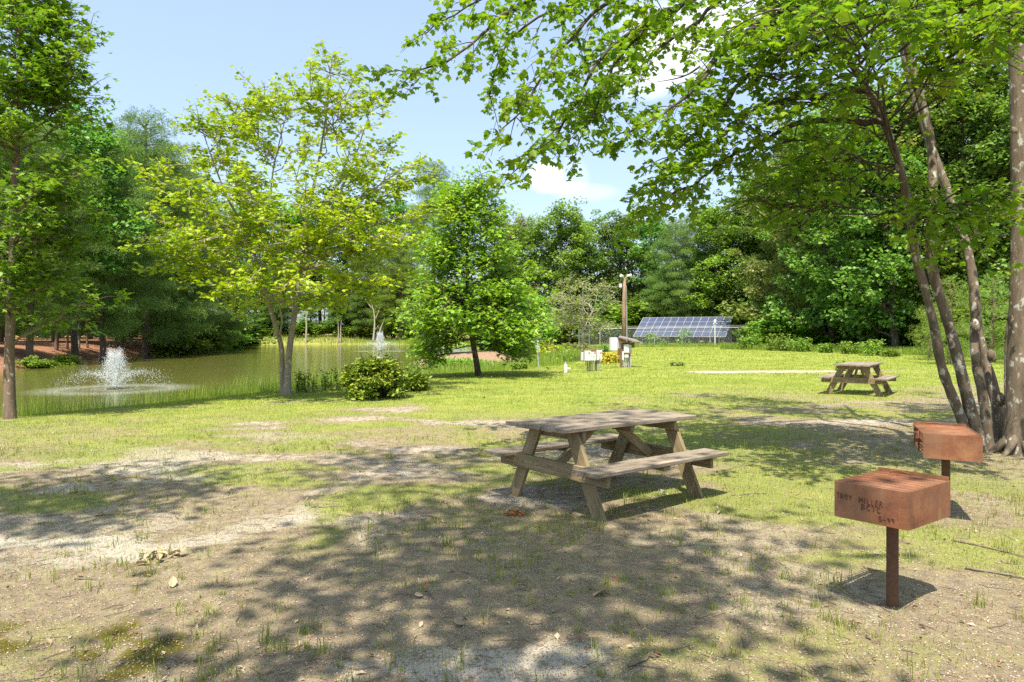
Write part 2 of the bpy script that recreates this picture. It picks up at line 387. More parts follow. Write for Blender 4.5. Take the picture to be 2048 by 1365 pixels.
class Tree:
    def __init__(s, seed): s.r = R(seed); s.wood = MB(); s.leaf = MB(); s.limbs = []
    def stem(s, pts, r0, r1, n=None, flare=0.0, sides=10, wob=0.0, keep=True, lump=0.0):
        n = n or max(8, len(pts) * 4); q = smooth_poly(pts, n, s.r, wob); t = np.linspace(0, 1, n)
        rad = r0 + (r1 - r0) * t + flare * np.exp(-t * 22)
        if lump: rad = rad * (1 + lump * s.r.normal(size=n))
        s.wood.tube(q, rad, sides); 
        if keep: s.limbs.append((q, rad))
        return q, rad
    def limb_to(s, T, src=None, steep=.7, rmul=.55, minr=.012, n=9, wob=.05):
        T = np.array(T, float); q, rad = src if src is not None else s.limbs[s.near(T)]
        hz = np.linalg.norm(q[:, :2] - T[:2], axis=1); want = T[2] - hz * steep
        k = int(np.argmin(np.abs(q[:, 2] - want) + hz * .1)); k = min(max(k, 1), len(q) - 2)
        A = q[k]; r = rad[k] * rmul; B = A * .45 + T * .55; B[2] = B[2] + .12 * np.linalg.norm(T - A)
        p = bez(A, B, T, n); p[1:-1] += s.r.normal(size=(n - 2, 3)) * wob
        rr = np.linspace(max(r, minr * 1.6), minr, n); s.wood.tube(p, rr, 6); return p, rr
    def near(s, T):
        return int(np.argmin([np.min(np.linalg.norm(q[:, :2] - T[:2], axis=1) + np.maximum(q[:, 2] - T[2], 0)) for q, _ in s.limbs]))
    def spray(s, limb, nsec, l, nleaf, size, tv=MAPLE, tf=MAPLE_F, t0=.3, flat=.45, droop=.3, up=.9, sub=3, spread=.06, twr=.006):
        """side shoots with twigs along a limb; leaves along the twigs"""
        q, rad = limb; r = s.r; LP = []; LD = []
        for t in np.linspace(t0, 1, nsec):
            A = interp(q, [t])[0]; d0 = norm(interp(q, [min(t + .02, 1)])[0] - interp(q, [t - .05])[0])
            for side in ((-1, 1) if t < .98 else (0,)):
                perp = norm(np.cross(d0, [0, 0, 1]) * side + r.normal(size=3) * .35) if side else d0
                d = norm(d0 * r.uniform(.45, .9) + perp * r.uniform(.5, 1.0) * abs(side) + r.normal(size=3) * .25 * np.array([1, 1, flat]))
                ln = l * r.uniform(.5, 1.2) * (1.15 - .4 * t); E = A + d * ln + np.array([0, 0, -droop * ln * .3])
                p = bez(A, A + d * ln * .5 + np.array([0, 0, .1 * ln]), E, 5); s.wood.tube(p, np.linspace(twr * 1.8, twr * .6, 5), 4)
                tw = [p]
                for _ in range(sub):
                    a = interp(p, [r.uniform(.3, .95)])[0]; dd = norm(d + r.normal(size=3) * .8 * np.array([1, 1, flat])); ll = ln * r.uniform(.25, .5)
                    pp = np.stack([a, a + dd * ll * .5, a + dd * ll + np.array([0, 0, -droop * ll * .4])]); s.wood.tube(pp, [twr, twr * .8, twr * .5], 3); tw.append(pp)
                for pp in tw:
                    k = max(2, int(nleaf * r.uniform(.6, 1.3))); tt = r.uniform(.25, 1.05, k); c = interp(pp, np.minimum(tt, 1))
                    LP.append(c + r.normal(size=(k, 3)) * spread * np.array([1, 1, .7])); LD.append(np.tile(norm(pp[-1] - pp[0]), (k, 1)))
        leaves(s.leaf, np.concatenate(LP), np.concatenate(LD), size, r, tv, tf, up, droop)
    def puff(s, C, rad, n, size, tv=KITE, tf=KITE_F, flat=.6, up=.6, shell=.5):
        C = np.atleast_2d(C); r = s.r; N = n * len(C)
        d = norm(r.normal(size=(N, 3))); rr = r.uniform(shell ** 3, 1, N) ** (1 / 3)
        P = np.repeat(C, n, 0) + d * rr[:, None] * np.repeat(np.broadcast_to(rad, (len(C),)), n)[:, None] * np.array([1, 1, flat])
        leaves(s.leaf, P, d, size, r, tv, tf, up, .2)
    def finish(s, name, loc, label, cat, bark, leafm, group=None, leafname='crown', origin=None):
        e = empty(name, loc, label, cat, group); off = np.array(loc, float) if origin is None else np.array(origin, float)
        if s.wood.n:
            s.wood.v = [v - off for v in s.wood.v]; s.wood.build('trunk', bark, e, smooth=True)
        if s.leaf.n:
            s.leaf.v = [v - off for v in s.leaf.v]; s.leaf.build(leafname, leafm, e)
        return e

M = {}
M['bark'] = bark_mat('bark_brown', (.13, .095, .065), (.26, .2, .15), (.38, .37, .31), lam=.6)
M['bark_maple'] = bark_mat('bark_maple', (.10, .075, .05), (.25, .205, .155), (.38, .38, .33), lam=.56)
M['bark_grey'] = bark_mat('bark_grey', (.20, .165, .125), (.42, .37, .30), (.50, .49, .44), lam=.6)
M['bark_pine'] = bark_mat('bark_pine', (.10, .07, .055), (.27, .19, .14))
M['bark_pale'] = bark_mat('bark_pale', (.3, .27, .22), (.55, .5, .42))
M['bark_dark'] = bark_mat('bark_dark', (.05, .04, .03), (.14, .11, .085), (.3, .3, .25), lam=.62)
M['maple'] = leaf_mat('leaf_maple', [(0.084, 0.21, 0.013), (0.1428, 0.31, 0.0182), (0.2268, 0.39, 0.0208), (0.3192, 0.43, 0.026)], .48, clump=1.2)
M['maple_y'] = leaf_mat('leaf_maple_yellowing', [(0.1484, 0.257, 0.0132), (0.2672, 0.3749, 0.0154), (0.386, 0.4605, 0.0176), (0.4948, 0.4498, 0.022)], .36, clump=1.3)
M['gum'] = leaf_mat('leaf_sweetgum', [(0.072, 0.2, 0.0168), (0.128, 0.3, 0.0252), (0.2, 0.38, 0.028), (0.272, 0.42, 0.035)], .38, clump=1.1)
M['gum_b'] = leaf_mat('leaf_sweetgum_bright', [(0.099, 0.2162, 0.0234), (0.171, 0.3384, 0.0312), (0.261, 0.423, 0.0343), (0.36, 0.4512, 0.0468)], .36, clump=1.0)
M['pine'] = leaf_mat('pine_needles', [(0.0723, 0.145, 0.0375), (0.1105, 0.205, 0.0438), (0.17, 0.28, 0.05), (0.238, 0.35, 0.0688)], .3, clump=2.5)
M['pine_y'] = leaf_mat('pine_needles_young', [(0.12, 0.22, 0.03), (0.19, 0.31, 0.045), (0.27, 0.39, 0.06)], .3, clump=2.0)
M['oak'] = leaf_mat('leaf_oak', [(0.0984, 0.2, 0.0438), (0.1558, 0.28, 0.0562), (0.2296, 0.37, 0.075)], .42, clump=2.5, var=.2)
M['poplar'] = leaf_mat('leaf_poplar', [(0.132, 0.26, 0.036), (0.2024, 0.35, 0.048), (0.2816, 0.42, 0.06)], .42, clump=2.5, var=.18)
M['olive'] = leaf_mat('leaf_olive', [(0.13, 0.18, 0.05), (0.22, 0.26, 0.08), (0.34, 0.32, 0.12)], .42, clump=2.0)
M['shrub'] = leaf_mat('leaf_shrub', [(0.0684, 0.1632, 0.0168), (0.1368, 0.2496, 0.021), (0.2508, 0.3456, 0.028)], .3, clump=1.5, var=.2)
M['rhodo'] = leaf_mat('leaf_rhododendron', [(0.07, 0.15, 0.015), (0.14, 0.24, 0.02), (0.25, 0.32, 0.03), (0.36, 0.26, 0.07)], .25, clump=.35)
M['grass'] = leaf_mat('grass_blades', [(0.11, 0.17, 0.012), (0.2, 0.27, 0.018), (0.29, 0.34, 0.025), (0.37, 0.35, 0.06)], .3, clump=2.2, rough=.6, amp=1.7)
M['grass_t'] = leaf_mat('grass_tuft_blades', [(0.11, 0.16, 0.025), (0.19, 0.25, 0.045), (0.29, 0.31, 0.08), (0.4, 0.34, 0.17)], .3, clump=.7, rough=.6)
M['reed'] = leaf_mat('reed_blades', [(0.08, 0.16, 0.02), (0.15, 0.24, 0.03), (0.24, 0.32, 0.04), (0.34, 0.35, 0.08)], .3, clump=1.8, rough=.6)

# ------------------------------------------------------------------ hero trees
def hero_center():
    t = Tree(11); bx, by, bz = hit(572, 792); Y0 = by
    def P(px, py, dy=0): return at(px, py, Y0 + dy)
    t.stem([(P(573, 800)), P(578, 700), P(588, 640), P(597, 560), P(603, 480, .3), P(622, 400, .5), P(640, 310, .6), P(655, 215, .5), P(662, 150, .4)], .09, .012, 40, flare=.035, lump=.03)
    t.stem([P(570, 799, .12), P(563, 740, .1), P(566, 700, .05), P(552, 655, -.1), P(535, 600, -.3), P(516, 530, -.5), P(492, 460, -.7), P(455, 400, -.9), P(425, 320, -1), P(405, 262, -1)], .075, .010, 40, flare=.04, lump=.05)
    t.stem([P(596, 560), P(618, 500, .6), P(660, 430, 1.2), P(705, 330, 1.6), P(735, 240, 1.6)], .055, .012, 20)
    t.stem([P(590, 640), P(575, 560, 1), P(545, 470, 1.8), P(540, 360, 2.2), P(575, 220, 2.0)], .045, .012, 20)
    tips = [(296, 350, 0), (300, 430, .8), (285, 492, -.5), (322, 520, -1.2), (345, 395, -1), (372, 330, 1), (405, 258, -1), (440, 300, 0), (455, 205, .6), (485, 250, -1),
            (520, 190, .8), (560, 200, -.8), (590, 180, .5), (620, 165, -.5), (662, 135, .4), (700, 175, -.8), (742, 205, 1), (725, 262, -1.5), (775, 290, .4), (790, 345, -.7), (735, 350, 2.5),
            (812, 372, .8), (850, 352, 1.2), (842, 420, -.6), (880, 432, 1.0), (820, 470, -1.6), (770, 500, -.2), (800, 545, 1.2), (745, 560, -1.4), (720, 590, .8), (680, 560, 2.6), (660, 600, -1.2),
            (410, 490, 2), (395, 545, -.6), (440, 575, -1.6), (480, 600, 1.2), (350, 470, -1.8), (440, 430, 2.4), (500, 380, -2.4), (560, 440, -2.8), (600, 330, -2), (650, 400, -2.6), (700, 430, -2.2),
            (520, 540, -2.4), (600, 560, -2.6), (540, 300, 2.4), (650, 270, 2.4), (620, 590, 2.2), (700, 480, -1.6), (575, 520, 2.8), (480, 500, 2.4), (610, 480, -1.8), (520, 450, .8), (830, 330, .5)]
    rc = R(8)
    for k in range(9):
        a_ = rc.uniform(0, 6.28); q_ = math.sqrt(rc.uniform(.05, 1)); tips.append((590 + 205 * q_ * math.cos(a_), 330 + 165 * q_ * math.sin(a_), rc.uniform(-2.2, 2.2)))
    for (px, py, dy) in tips:
        l = t.limb_to(P(px, py, dy * 1.15), steep=.75 if py < 470 else .12, rmul=.42, minr=.010, wob=.07)
        t.spray(l, 7, .85, 6.6, .125, t0=.36, flat=.35, droop=.15, up=1.2, sub=3, spread=.09, twr=.007)
    return t.finish('maple_tree', (bx, by, bz), 'open crowned maple with two grey stems and thin yellowing leaves by the pond', 'tree', M['bark_grey'], M['maple_y'])
hero_center()
def hero_left():
    t = Tree(12); bx, by, bz = hit(20, 838); Y0 = by
    P = lambda px, py, dy=0: at(px, py, Y0 + dy)
    t.stem([P(20, 850), P(18, 720), P(24, 560), P(30, 400), P(34, 250), P(40, 100), P(50, -70), P(60, -160)], .105, .025, 40, flare=.03, lump=.03)
    r = R(5); tips = []
    for k in range(84):
        py = r.uniform(-150, 610); prof = 195 * math.sin(min(1, (py + 230) / 620) * 1.75) ** .8 * .85 if py < 420 else 150 - (py - 420) * .25
        a = r.uniform(0, 6.28); rr = prof * r.uniform(.45, 1.05); tips.append((30 + rr * math.cos(a), py, rr * math.sin(a) / 1420 * Y0))
    tips += [(180, 60, .1), (165, 95, -.3), (178, 230, -.2), (205, 430, .3), (195, 600, 0), (80, 5, .5), (185, 480, .6), (100, 20, 0), (130, 40, .2)]
    for px, py, dy in tips:
        l = t.limb_to(P(px, py, dy), steep=.5, rmul=.3, minr=.008, n=7, wob=.05)
        t.spray(l, 6, .62, 7, .15, GUM, GUM_F, t0=.3, flat=.5, droop=.35, sub=2, spread=.1, twr=.006)
    return t.finish('sweetgum_tree', (bx, by, bz), 'tall green sweetgum with a straight lichened trunk at the left edge of the photo', 'tree', M['bark'], M['gum'])
hero_left()
def hero_bright():
    t = Tree(13); bx, by, bz = hit(957, 752); Y0 = by
    P = lambda px, py, dy=0: at(px, py, Y0 + dy)
    t.stem([P(958, 762), P(952, 715), P(944, 680), P(936, 600), P(934, 500), P(936, 420), P(938, 352)], .115, .02, 30, flare=.03)
    r = R(6); tips = []
    for k in range(142):
        v = r.uniform(0, 1) ** .8; py = 345 + v * 370; half_ = 16 + 136 * min(1, v * 1.3) ** .68
        a = r.uniform(0, 6.28); rr = half_ * r.uniform(.5, 1.02) * (1 + .2 * math.sin(3 * a + v * 11)); px = 938 + rr * math.cos(a) + (12 if v > .6 else 0)
        if py > 655 and 872 < px < 1000: py = 655 - r.uniform(0, 40)
        tips.append((px, py, rr * math.sin(a) / F * Y0))
    tips += [(862, 720, 0), (850, 700, -.3), (1050, 712, .2), (1030, 700, -.4), (1095, 640, .3), (1112, 690, 1.6), (870, 690, .4), (815, 620, 0), (1075, 610, -.5)]
    for px, py, dy in tips:
        l = t.limb_to(P(px, py, dy), steep=.45 if py < 600 else -.25, rmul=.3, minr=.01, n=7, wob=.06)
        t.spray(l, 4, .8, 8, .18, GUM, GUM_F, t0=.5, flat=.8, droop=.5, sub=2, spread=.17, twr=.008)
    return t.finish('sweetgum_tree', (bx, by, bz), 'round bright green sweetgum with a short leaning trunk in the middle of the lawn edge', 'tree', M['bark_dark'], M['gum_b'])
hero_bright()
def hero_right():
    t = Tree(14); bx, by, bz = hit(1985, 888)
    P = lambda px, py, Y: at(px, py, Y)
    s1 = t.stem([P(1945, 937, 9.5), P(1930, 850, 9.45), P(1914, 816, 9.4), P(1882, 737, 9.3), P(1870, 658, 9.2), P(1848, 570, 9.1), P(1830, 514, 9.1), P(1817, 409, 9.0), P(1797, 320, 8.9), P(1771, 250, 8.9), P(1738, 185, 8.8), P(1682, 92, 8.7), P(1660, 0, 8.6), P(1620, -250, 8.4), P(1580, -520, 8.2)], .062, .028, 70, flare=.03, lump=.05)
    s2 = t.stem([P(1968, 937, 9.4), P(1952, 850, 9.4), P(1938, 816, 9.4), P(1921, 737, 9.4), P(1900, 658, 9.4), P(1868, 560, 9.4), P(1857, 501, 9.4), P(1867, 369, 9.5), P(1863, 277, 9.6), P(1837, 185, 9.6), P(1817, 105, 9.6), P(1784, 0, 9.5), P(1740, -250, 9.2), P(1730, -600, 9)], .074, .032, 70, flare=.035, lump=.05)
    s3 = t.stem([P(1998, 937, 9.7), P(2002, 850, 9.75), P(1990, 790, 9.8), P(1975, 740, 9.9), P(1960, 690, 10), P(1951, 640, 10), P(1950, 595, 10), P(1943, 527, 10.1), P(1896, 382, 10.2), P(1863, 300, 10.3), P(1815, 150, 10.5), P(1790, 0, 10.6), P(1800, -400, 10.8)], .078, .03, 70, flare=.035, lump=.06)
    t.stem([P(1985, 934, 9.6), P(1972, 850, 9.62), P(1966, 790, 9.65), P(1952, 730, 9.8), P(1948, 690, 9.9), P(1950, 640, 10)], .07, .055, 24, flare=.03, lump=.09, keep=False)
    s4 = t.stem([P(2040, 942, 9.2), P(2040, 850, 9.2), P(2038, 760, 9.2), P(2040, 659, 9.2), P(2044, 461, 9.2), P(2040, 264, 9.2), P(2030, 0, 9.2), P(2010, -300, 9.1), P(1990, -700, 9)], .155, .045, 60, flare=.10, lump=.03)
    s5 = t.stem([P(2030, 932, 9.9), P(2020, 760, 10.1), P(2022, 640, 10.3), P(2050, 560, 10.4), P(2120, 300, 10.8), P(2200, -200, 11.5)], .085, .04, 50, flare=.04, lump=.03)
    # knots where stems were pruned
    for px, py, Y, rr in ((1868, 655, 9.1, .05), (1897, 652, 9.3, .055), (1902, 690, 9.3, .05), (1950, 655, 9.85, .075), (1950, 720, 9.6, .07), (1980, 712, 9.7, .07), (2018, 640, 9.15, .05), (2026, 265, 9.05, .045), (2000, 800, 9.5, .07)):
        c = np.array(P(px, py, Y)); k = t.r.normal(size=3) * .015
        t.wood.tube(np.stack([c + k - (0, .0, rr * 1.3), c - (0, .02, rr * .7), c - (0, .03, 0), c + (0, -.02, rr * .7), c + k + (0, 0, rr * 1.3)]), np.array([.2, .75, .95, .8, .2]) * rr * .85, 9)
    for k in range(7):   # root flare
        a = k * .9 + .3; c = np.array([bx + .1, by - .1, bz]); e = c + np.array([math.cos(a) * .75, math.sin(a) * .6, -.06])
        t.wood.tube(bez(c + (0, 0, .25), c + (e - c) * .5 + (0, 0, .08), e, 7), np.linspace(.11, .02, 7), 7)
    c4 = np.array([(2040 - 1024) * 9.2 / F, 9.2, 0])
    for k in range(9):
        a = k * .7 + .2; c = c4 + (math.cos(a) * .05, math.sin(a) * .05, 0); L_ = t.r.uniform(.25, .55); e = c + np.array([math.cos(a) * L_, math.sin(a) * L_, 0]); e[2] = float(g(e[0], e[1])) - .03
        t.wood.tube(bez(c + (0, 0, .32), c + (e - c) * .45 + (0, 0, .07), e, 8), np.linspace(.075, .012, 8), 7)
    stems, t.wood = t.wood, MB()
    LP = [ # overhanging limbs: pixel path, start depth, end depth, source stem
      ([(1061, 0), (1026, 18), (980, 46), (935, 102), (903, 120), (850, 141), (812, 143)], 8.6, 7.4, s1, (1500, -330)),
      ([(1219, 0), (1167, 46), (1132, 84), (1107, 116), (1079, 155), (1061, 207), (1030, 246), (1005, 257)], 8.4, 7.3, s1, (1560, -260)),
      ([(1378, 0), (1314, 39), (1248, 67), (1209, 105), (1170, 158), (1160, 207), (1121, 260), (1068, 323), (1040, 334)], 8.3, 7.6, s1, (1600, -140)),
      ([(1307, 39), (1272, 77), (1237, 116), (1223, 148), (1202, 176), (1195, 225), (1160, 278)], 8.0, 7.7, s1, (1500, -60)),
      ([(1500, 60), (1430, 116), (1406, 158), (1364, 200), (1307, 243), (1241, 267)], 8.2, 7.4, s1, (1660, -20)),
      ([(1500, 140), (1448, 211), (1413, 246), (1378, 281), (1320, 330)], 8.6, 8.0, s1, (1690, 80)),
      ([(1560, 200), (1500, 225), (1466, 253), (1430, 292), (1378, 323), (1328, 362), (1290, 372)], 8.4, 7.8, s1, (1740, 180)),
      ([(1600, 240), (1500, 299), (1448, 320), (1406, 355), (1360, 387), (1300, 404), (1262, 440)], 8.9, 8.7, s1, (1771, 245)),
      ([(1150, 20), (1080, 20), (1010, 80), (985, 150), (978, 190)], 9.2, 9.0, s2, (1600, -380)),
      ([(1120, -30), (1040, -40), (940, 10), (880, 40), (855, 65)], 9.6, 9.3, s2, (1600, -420)),
      ([(1420, 20), (1330, 90), (1240, 180), (1150, 235), (1105, 255)], 9.4, 9.2, s2, (1700, -220)),
    ]
    for path, ya, yb, src, sp in LP:
        pts = [P(sp[0], sp[1], (src[0][:, 1].mean())), ] + [P(px, py, ya + (yb - ya) * k / (len(path) - 1)) for k, (px, py) in enumerate(path)]
        L = t.stem(pts, .045, .008, 28, sides=6, keep=False, wob=.012)
        t.spray(L, 14, .54, 6.5, .088, t0=.38, flat=.5, droop=.7, up=.5, sub=3, spread=.05, twr=.004)
    for (px, py) in ((1340, 150), (1310, 165)):   # bare dead twigs
        t.stem([P(1400, 133, 8.2), P(1372, 155, 8.2), P(px, py, 8.2)], .012, .003, 8, sides=4, keep=False)
    r = R(77)
    tips = []
    for k in range(28):   # interior and right-hand foliage seen above the lawn
        px = r.uniform(1480, 2150); front = r.random() < .5; px, py = (px, r.uniform(-80, 60)) if front else (px, r.uniform(-60, 100 if px > 1720 else 240)); tips.append(P(px, py, r.uniform(6.0, 8.4) if front else r.uniform(9.8, 12.5)))
    tips += [P(*q) for q in ((1880, 410, 8.0), (1930, 440, 8.2), (1960, 400, 7.9), (1700, 360, 9.8), (1640, 330, 9.9), (1580, 330, 9.8), (1560, 280, 8.6), (1900, 470, 11), (1960, 420, 11.5), (1620, 200, 8.4), (1540, 150, 8.2), (1560, 90, 8), (1700, 250, 9.8), (1500, 360, 9.8), (1470, 420, 9.8), (1540, 420, 10))]
    for k in range(36):   # rest of the crown, above the frame
        a = r.uniform(0, 6.28); rr = 5.6 * math.sqrt(r.uniform(.05, 1)); z = r.uniform(7.0, 12.5)
        q = (5.2 + rr * math.cos(a) * 1.05, 9.2 + rr * math.sin(a), z)
        if q[0] < .5 and q[2] < 7.2: continue
        tips.append(q)
    for T in tips:
        l = t.limb_to(T, steep=.18, rmul=.3, minr=.008, n=7, wob=.06)
        t.spray(l, 6, .8, 6, .095, t0=.45, flat=.4, droop=.6, up=.8, sub=3, spread=.08, twr=.006)
    limbs, t.wood = t.wood, stems
    e = t.finish('maple_tree', (bx, by, bz), 'big maple with five lichened stems from one root, its leafy limbs overhanging the lawn', 'tree', M['bark_maple'], M['maple'])
    limbs.v = [v - np.array([bx, by, bz]) for v in limbs.v]; limbs.build('branches', M['bark_dark'], e, smooth=True); return e
hero_right()

# ------------------------------------------------------------------ woodland prototypes
def proto_pine(seed, Ht=20.0, low=.12, wid=4.2, dens=1.0, tsz=.36):
    t = Tree(seed); r = t.r; t.stem([(0, 0, -.3), (.1, 0, Ht * .4), (-.1, .1, Ht * .75), (0, 0, Ht)], .26, .04, 14, sides=8, wob=.03)
    tv, tf = tuft_t(9, .05, r); C = []; n = int(78 * dens)
    for k in range(n):
        f = low + (1 - low) * (k + r.uniform(0, 1)) / n; z = Ht * f
        u = (f - low) / (1 - low); L = wid * (math.sin(math.pi * (.22 + .72 * u)) ** .9) * r.uniform(.6, 1.15) + .3
        a = k * 2.4 + r.normal() * .3; d = np.array([math.cos(a), math.sin(a), 0])
        E = d * L + np.array([0, 0, z + L * (.28 * u - .16 + .05 * r.normal())]); A = np.array([0, 0, z - .15 * L])
        p = bez(A, A * .5 + E * .5 + (0, 0, .12 * L), E, 6); t.wood.tube(p, np.linspace(.05, .012, 6), 4)
        m = max(2, int(L * 1.9)); q = interp(p, np.linspace(.4, 1.0, m)) + r.normal(size=(m, 3)) * np.array([.35, .35, .12]) * (.3 + .12 * L); C.append(q)
    C = np.concatenate(C); m = 21; P = np.repeat(C, m, 0); N = len(P); dd = r.normal(size=(N, 3)); P = P + dd * np.array([.42, .42, .17])
    Zd = norm(dd * np.array([1, 1, .6]) + np.array([0, 0, .5])); Xd = norm(np.cross(Zd, r.normal(size=(N, 3)))); Yd = np.cross(Zd, Xd)
    t.leaf.inst(tv, tf, P, Xd, Yd, Zd, tsz * r.uniform(.7, 1.2, N)); return t
def proto_broad(seed, Ht=18.0, low=.25, wid=4.0, leafsz=.3, nl=26, npuff=8, m=80, top=.9):
    t = Tree(seed); r = t.r; lean = r.normal(size=2) * .5
    t.stem([(0, 0, -.3), (lean[0] * .3, lean[1] * .3, Ht * .35), (lean[0], lean[1], Ht * .6), (lean[0] * .8, lean[1] * .8, Ht * .88)], .25, .05, 14, sides=8, wob=.05)
    q0, r0 = t.limbs[0]
    for k in range(nl):
        u = (k + r.uniform(0, 1)) / nl; z = Ht * (low + (1 - low) * u) * 1.0; L = wid * (math.sin(math.pi * (.16 + .74 * u)) ** .75) * r.uniform(.55, 1.15)
        a = k * 2.4 + r.normal() * .4; T = np.array([math.cos(a) * L + lean[0], math.sin(a) * L + lean[1], min(z, Ht * .97)])
        p, rr = t.limb_to(T, steep=.7, rmul=.4, minr=.02, n=7, wob=.12)
        C = interp(p, r.uniform(.35, 1.0, npuff)) + r.normal(size=(npuff, 3)) * np.array([.75, .75, .5]); t.puff(C, r.uniform(.55, 1.1, npuff), m, leafsz, flat=.55)
        for c in C[::2]: t.wood.tube(np.stack([interp(p, [.5])[0], (interp(p, [.6])[0] + c) / 2 + (0, 0, .1), c]), [.03, .02, .008], 3)
    return t
HIDE = []
def as_proto(t, bark, leafm, leafname='crown'):
    t.finish('tree', (0, 0, 0), 'x', 'tree', bark, leafm, leafname=leafname); e = bpy.data.objects[-1] if False else None
    return None
class Proto:
    """mesh data of one kind of tree; each tree of the wood is an object of its own using it"""
    def __init__(s, t, bark, leafm, Ht):
        s.w = t.wood.build('trunk', bark, None, smooth=True); s.l = t.leaf.build('crown', leafm, None); s.H = Ht
        s.wd, s.ld = s.w.data, s.l.data
        bpy.data.objects.remove(s.w); bpy.data.objects.remove(s.l)
    def place(s, name, loc, height, label, cat, group, rz, width=1.0, leafm=None, bark=None, part='crown'):
        e = empty(name, loc, label, cat, group, rz); k = height / s.H; e.scale = (k * width, k * width, k)
        for nm, d, m in (('trunk', s.wd, bark), (part, s.ld, leafm)):
            o = link(bpy.data.objects.new(nm, d)); o.parent = e
            if m: o.material_slots[0].link = 'OBJECT'; o.material_slots[0].material = m
        return e
PINE = [Proto(proto_pine(101, low=.17), M['bark_pine'], M['pine'], 20), Proto(proto_pine(102, low=.2, wid=3.6), M['bark_pine'], M['pine'], 20), Proto(proto_pine(103, low=.12, wid=4.6), M['bark_pine'], M['pine'], 20)]
TALLP = Proto(proto_pine(104, low=.45, wid=2.8, dens=.6), M['bark_pine'], M['pine'], 20)
YPINE = Proto(proto_pine(105, Ht=7, low=.03, wid=1.9, dens=.42, tsz=.20), M['bark_pine'], M['pine_y'], 7)
BROAD = [Proto(proto_broad(201), M['bark_dark'], M['oak'], 18), Proto(proto_broad(202, low=.12, wid=4.4), M['bark_dark'], M['oak'], 18), Proto(proto_broad(203, low=.35, wid=3.4), M['bark_dark'], M['oak'], 18), Proto(proto_broad(204, low=.05, wid=3.8), M['bark_dark'], M['oak'], 18)]
def proto_bush(seed, Ht=2.5, wid=1.6, leafsz=.2):
    t = Tree(seed); r = t.r
    for k in range(14):
        a = r.uniform(0, 6.28); L = wid * math.sqrt(r.uniform(.05, 1)) * .8; z = Ht * (1 - .55 * (L / wid) ** 2) * r.uniform(.5, .95); T = np.array([math.cos(a) * L, math.sin(a) * L, z])
        t.wood.tube(bez(np.array([0, 0, -.1]), T * .5 + (0, 0, .3), T, 5), np.linspace(.035, .01, 5), 4)
        C = T * r.uniform(.55, 1.05, 6)[:, None] + r.normal(size=(6, 3)) * .22; t.puff(C, r.uniform(.25, .5, 6), 45, leafsz, flat=.75)
    return t
BUSH = [Proto(proto_bush(301), M['bark_dark'], M['shrub'], 2.5), Proto(proto_bush(302, wid=2.0), M['bark_dark'], M['shrub'], 2.5)]

rw = R(500)
def place(px, ytop, Y, pro, label, group=None, name=None, cat='tree', **k):
    x = (px - 1024) * Y / F; z = float(g(x, Y)); top = H + (YH - ytop) * Y / F
    nm = name or ('pine_tree' if (pro in PINE or pro in (TALLP, YPINE)) else 'broadleaf_tree')
    return pro.place(nm, (x, Y, z - .05), top - z, label, cat, group, rw.uniform(0, 6.28), **k)
P0, P1, P2 = PINE; B0, B1, B2, B3 = BROAD
GL, GF, GR = 'trees on the far left bank of the pond', 'trees beyond the far end of the pond', 'trees of the wood right of the lawn'
# left bank, front row
for px, yt, Y, pr, lab in (
    (-70, 150, 44, P1, 'dark pine cut by the left edge of the photo, behind the tall sweetgum'),
    (60, 250, 47, P2, 'blue green pine right behind the trunk of the tall sweetgum at the left'),
    (150, 205, 53, B2, 'thin crowned broadleaf tree with bare pale twigs rising between the sweetgum and the pines'),
    (205, 285, 56, P0, 'full pine behind the nearer fountain'),
    (292, 238, 64, P2, 'tallest pine of the left bank, its round top against the sky'),
    (350, 330, 72, P0, 'dense pine stepping down to the right of the tallest left bank pine'),
    (402, 380, 82, P2, 'shadowy pine directly left of the yellowing maple'),
    (452, 455, 98, B3, 'low dark tree leaning over the water at the far corner of the left bank')):
    place(px, yt, Y, pr, lab, GL, width=1.15 if pr in PINE else 1.0)
for px, yt, Y, pr in ((-150, 180, 52, P0), (0, 230, 62, P0), (110, 250, 66, P1), (245, 275, 74, P1), (320, 300, 86, P0), (20, 330, 76, P2), (180, 300, 82, P2), (370, 350, 100, P1), (90, 300, 92, P0), (270, 310, 100, P2)):
    place(px, yt, Y, pr, 'pine deep in the wood of the left bank, partly hidden by the front row', 'pines behind the front row of the left bank', width=1.1)
for k, (px, yt, Y) in enumerate(((75, 708, 43), (130, 706, 47.0), (350, 660, 66), (410, 655, 80), (450, 655, 92), (-20, 700, 42), (500, 668, 112))):
    place(px, yt, Y, BUSH[k % 2], 'dark bush hanging over the water along the left bank', 'bushes along the water of the left bank', name='bush', cat='bush', width=1.5)
for k in range(15):
    place(-60 + k * 36, rw.uniform(620, 645), 88 + rw.uniform(0, 12) + .5 * k, BUSH[k % 2], 'undergrowth bush deep behind the pines of the left bank', 'undergrowth behind the left bank pines', name='bush', cat='bush', width=1.9)
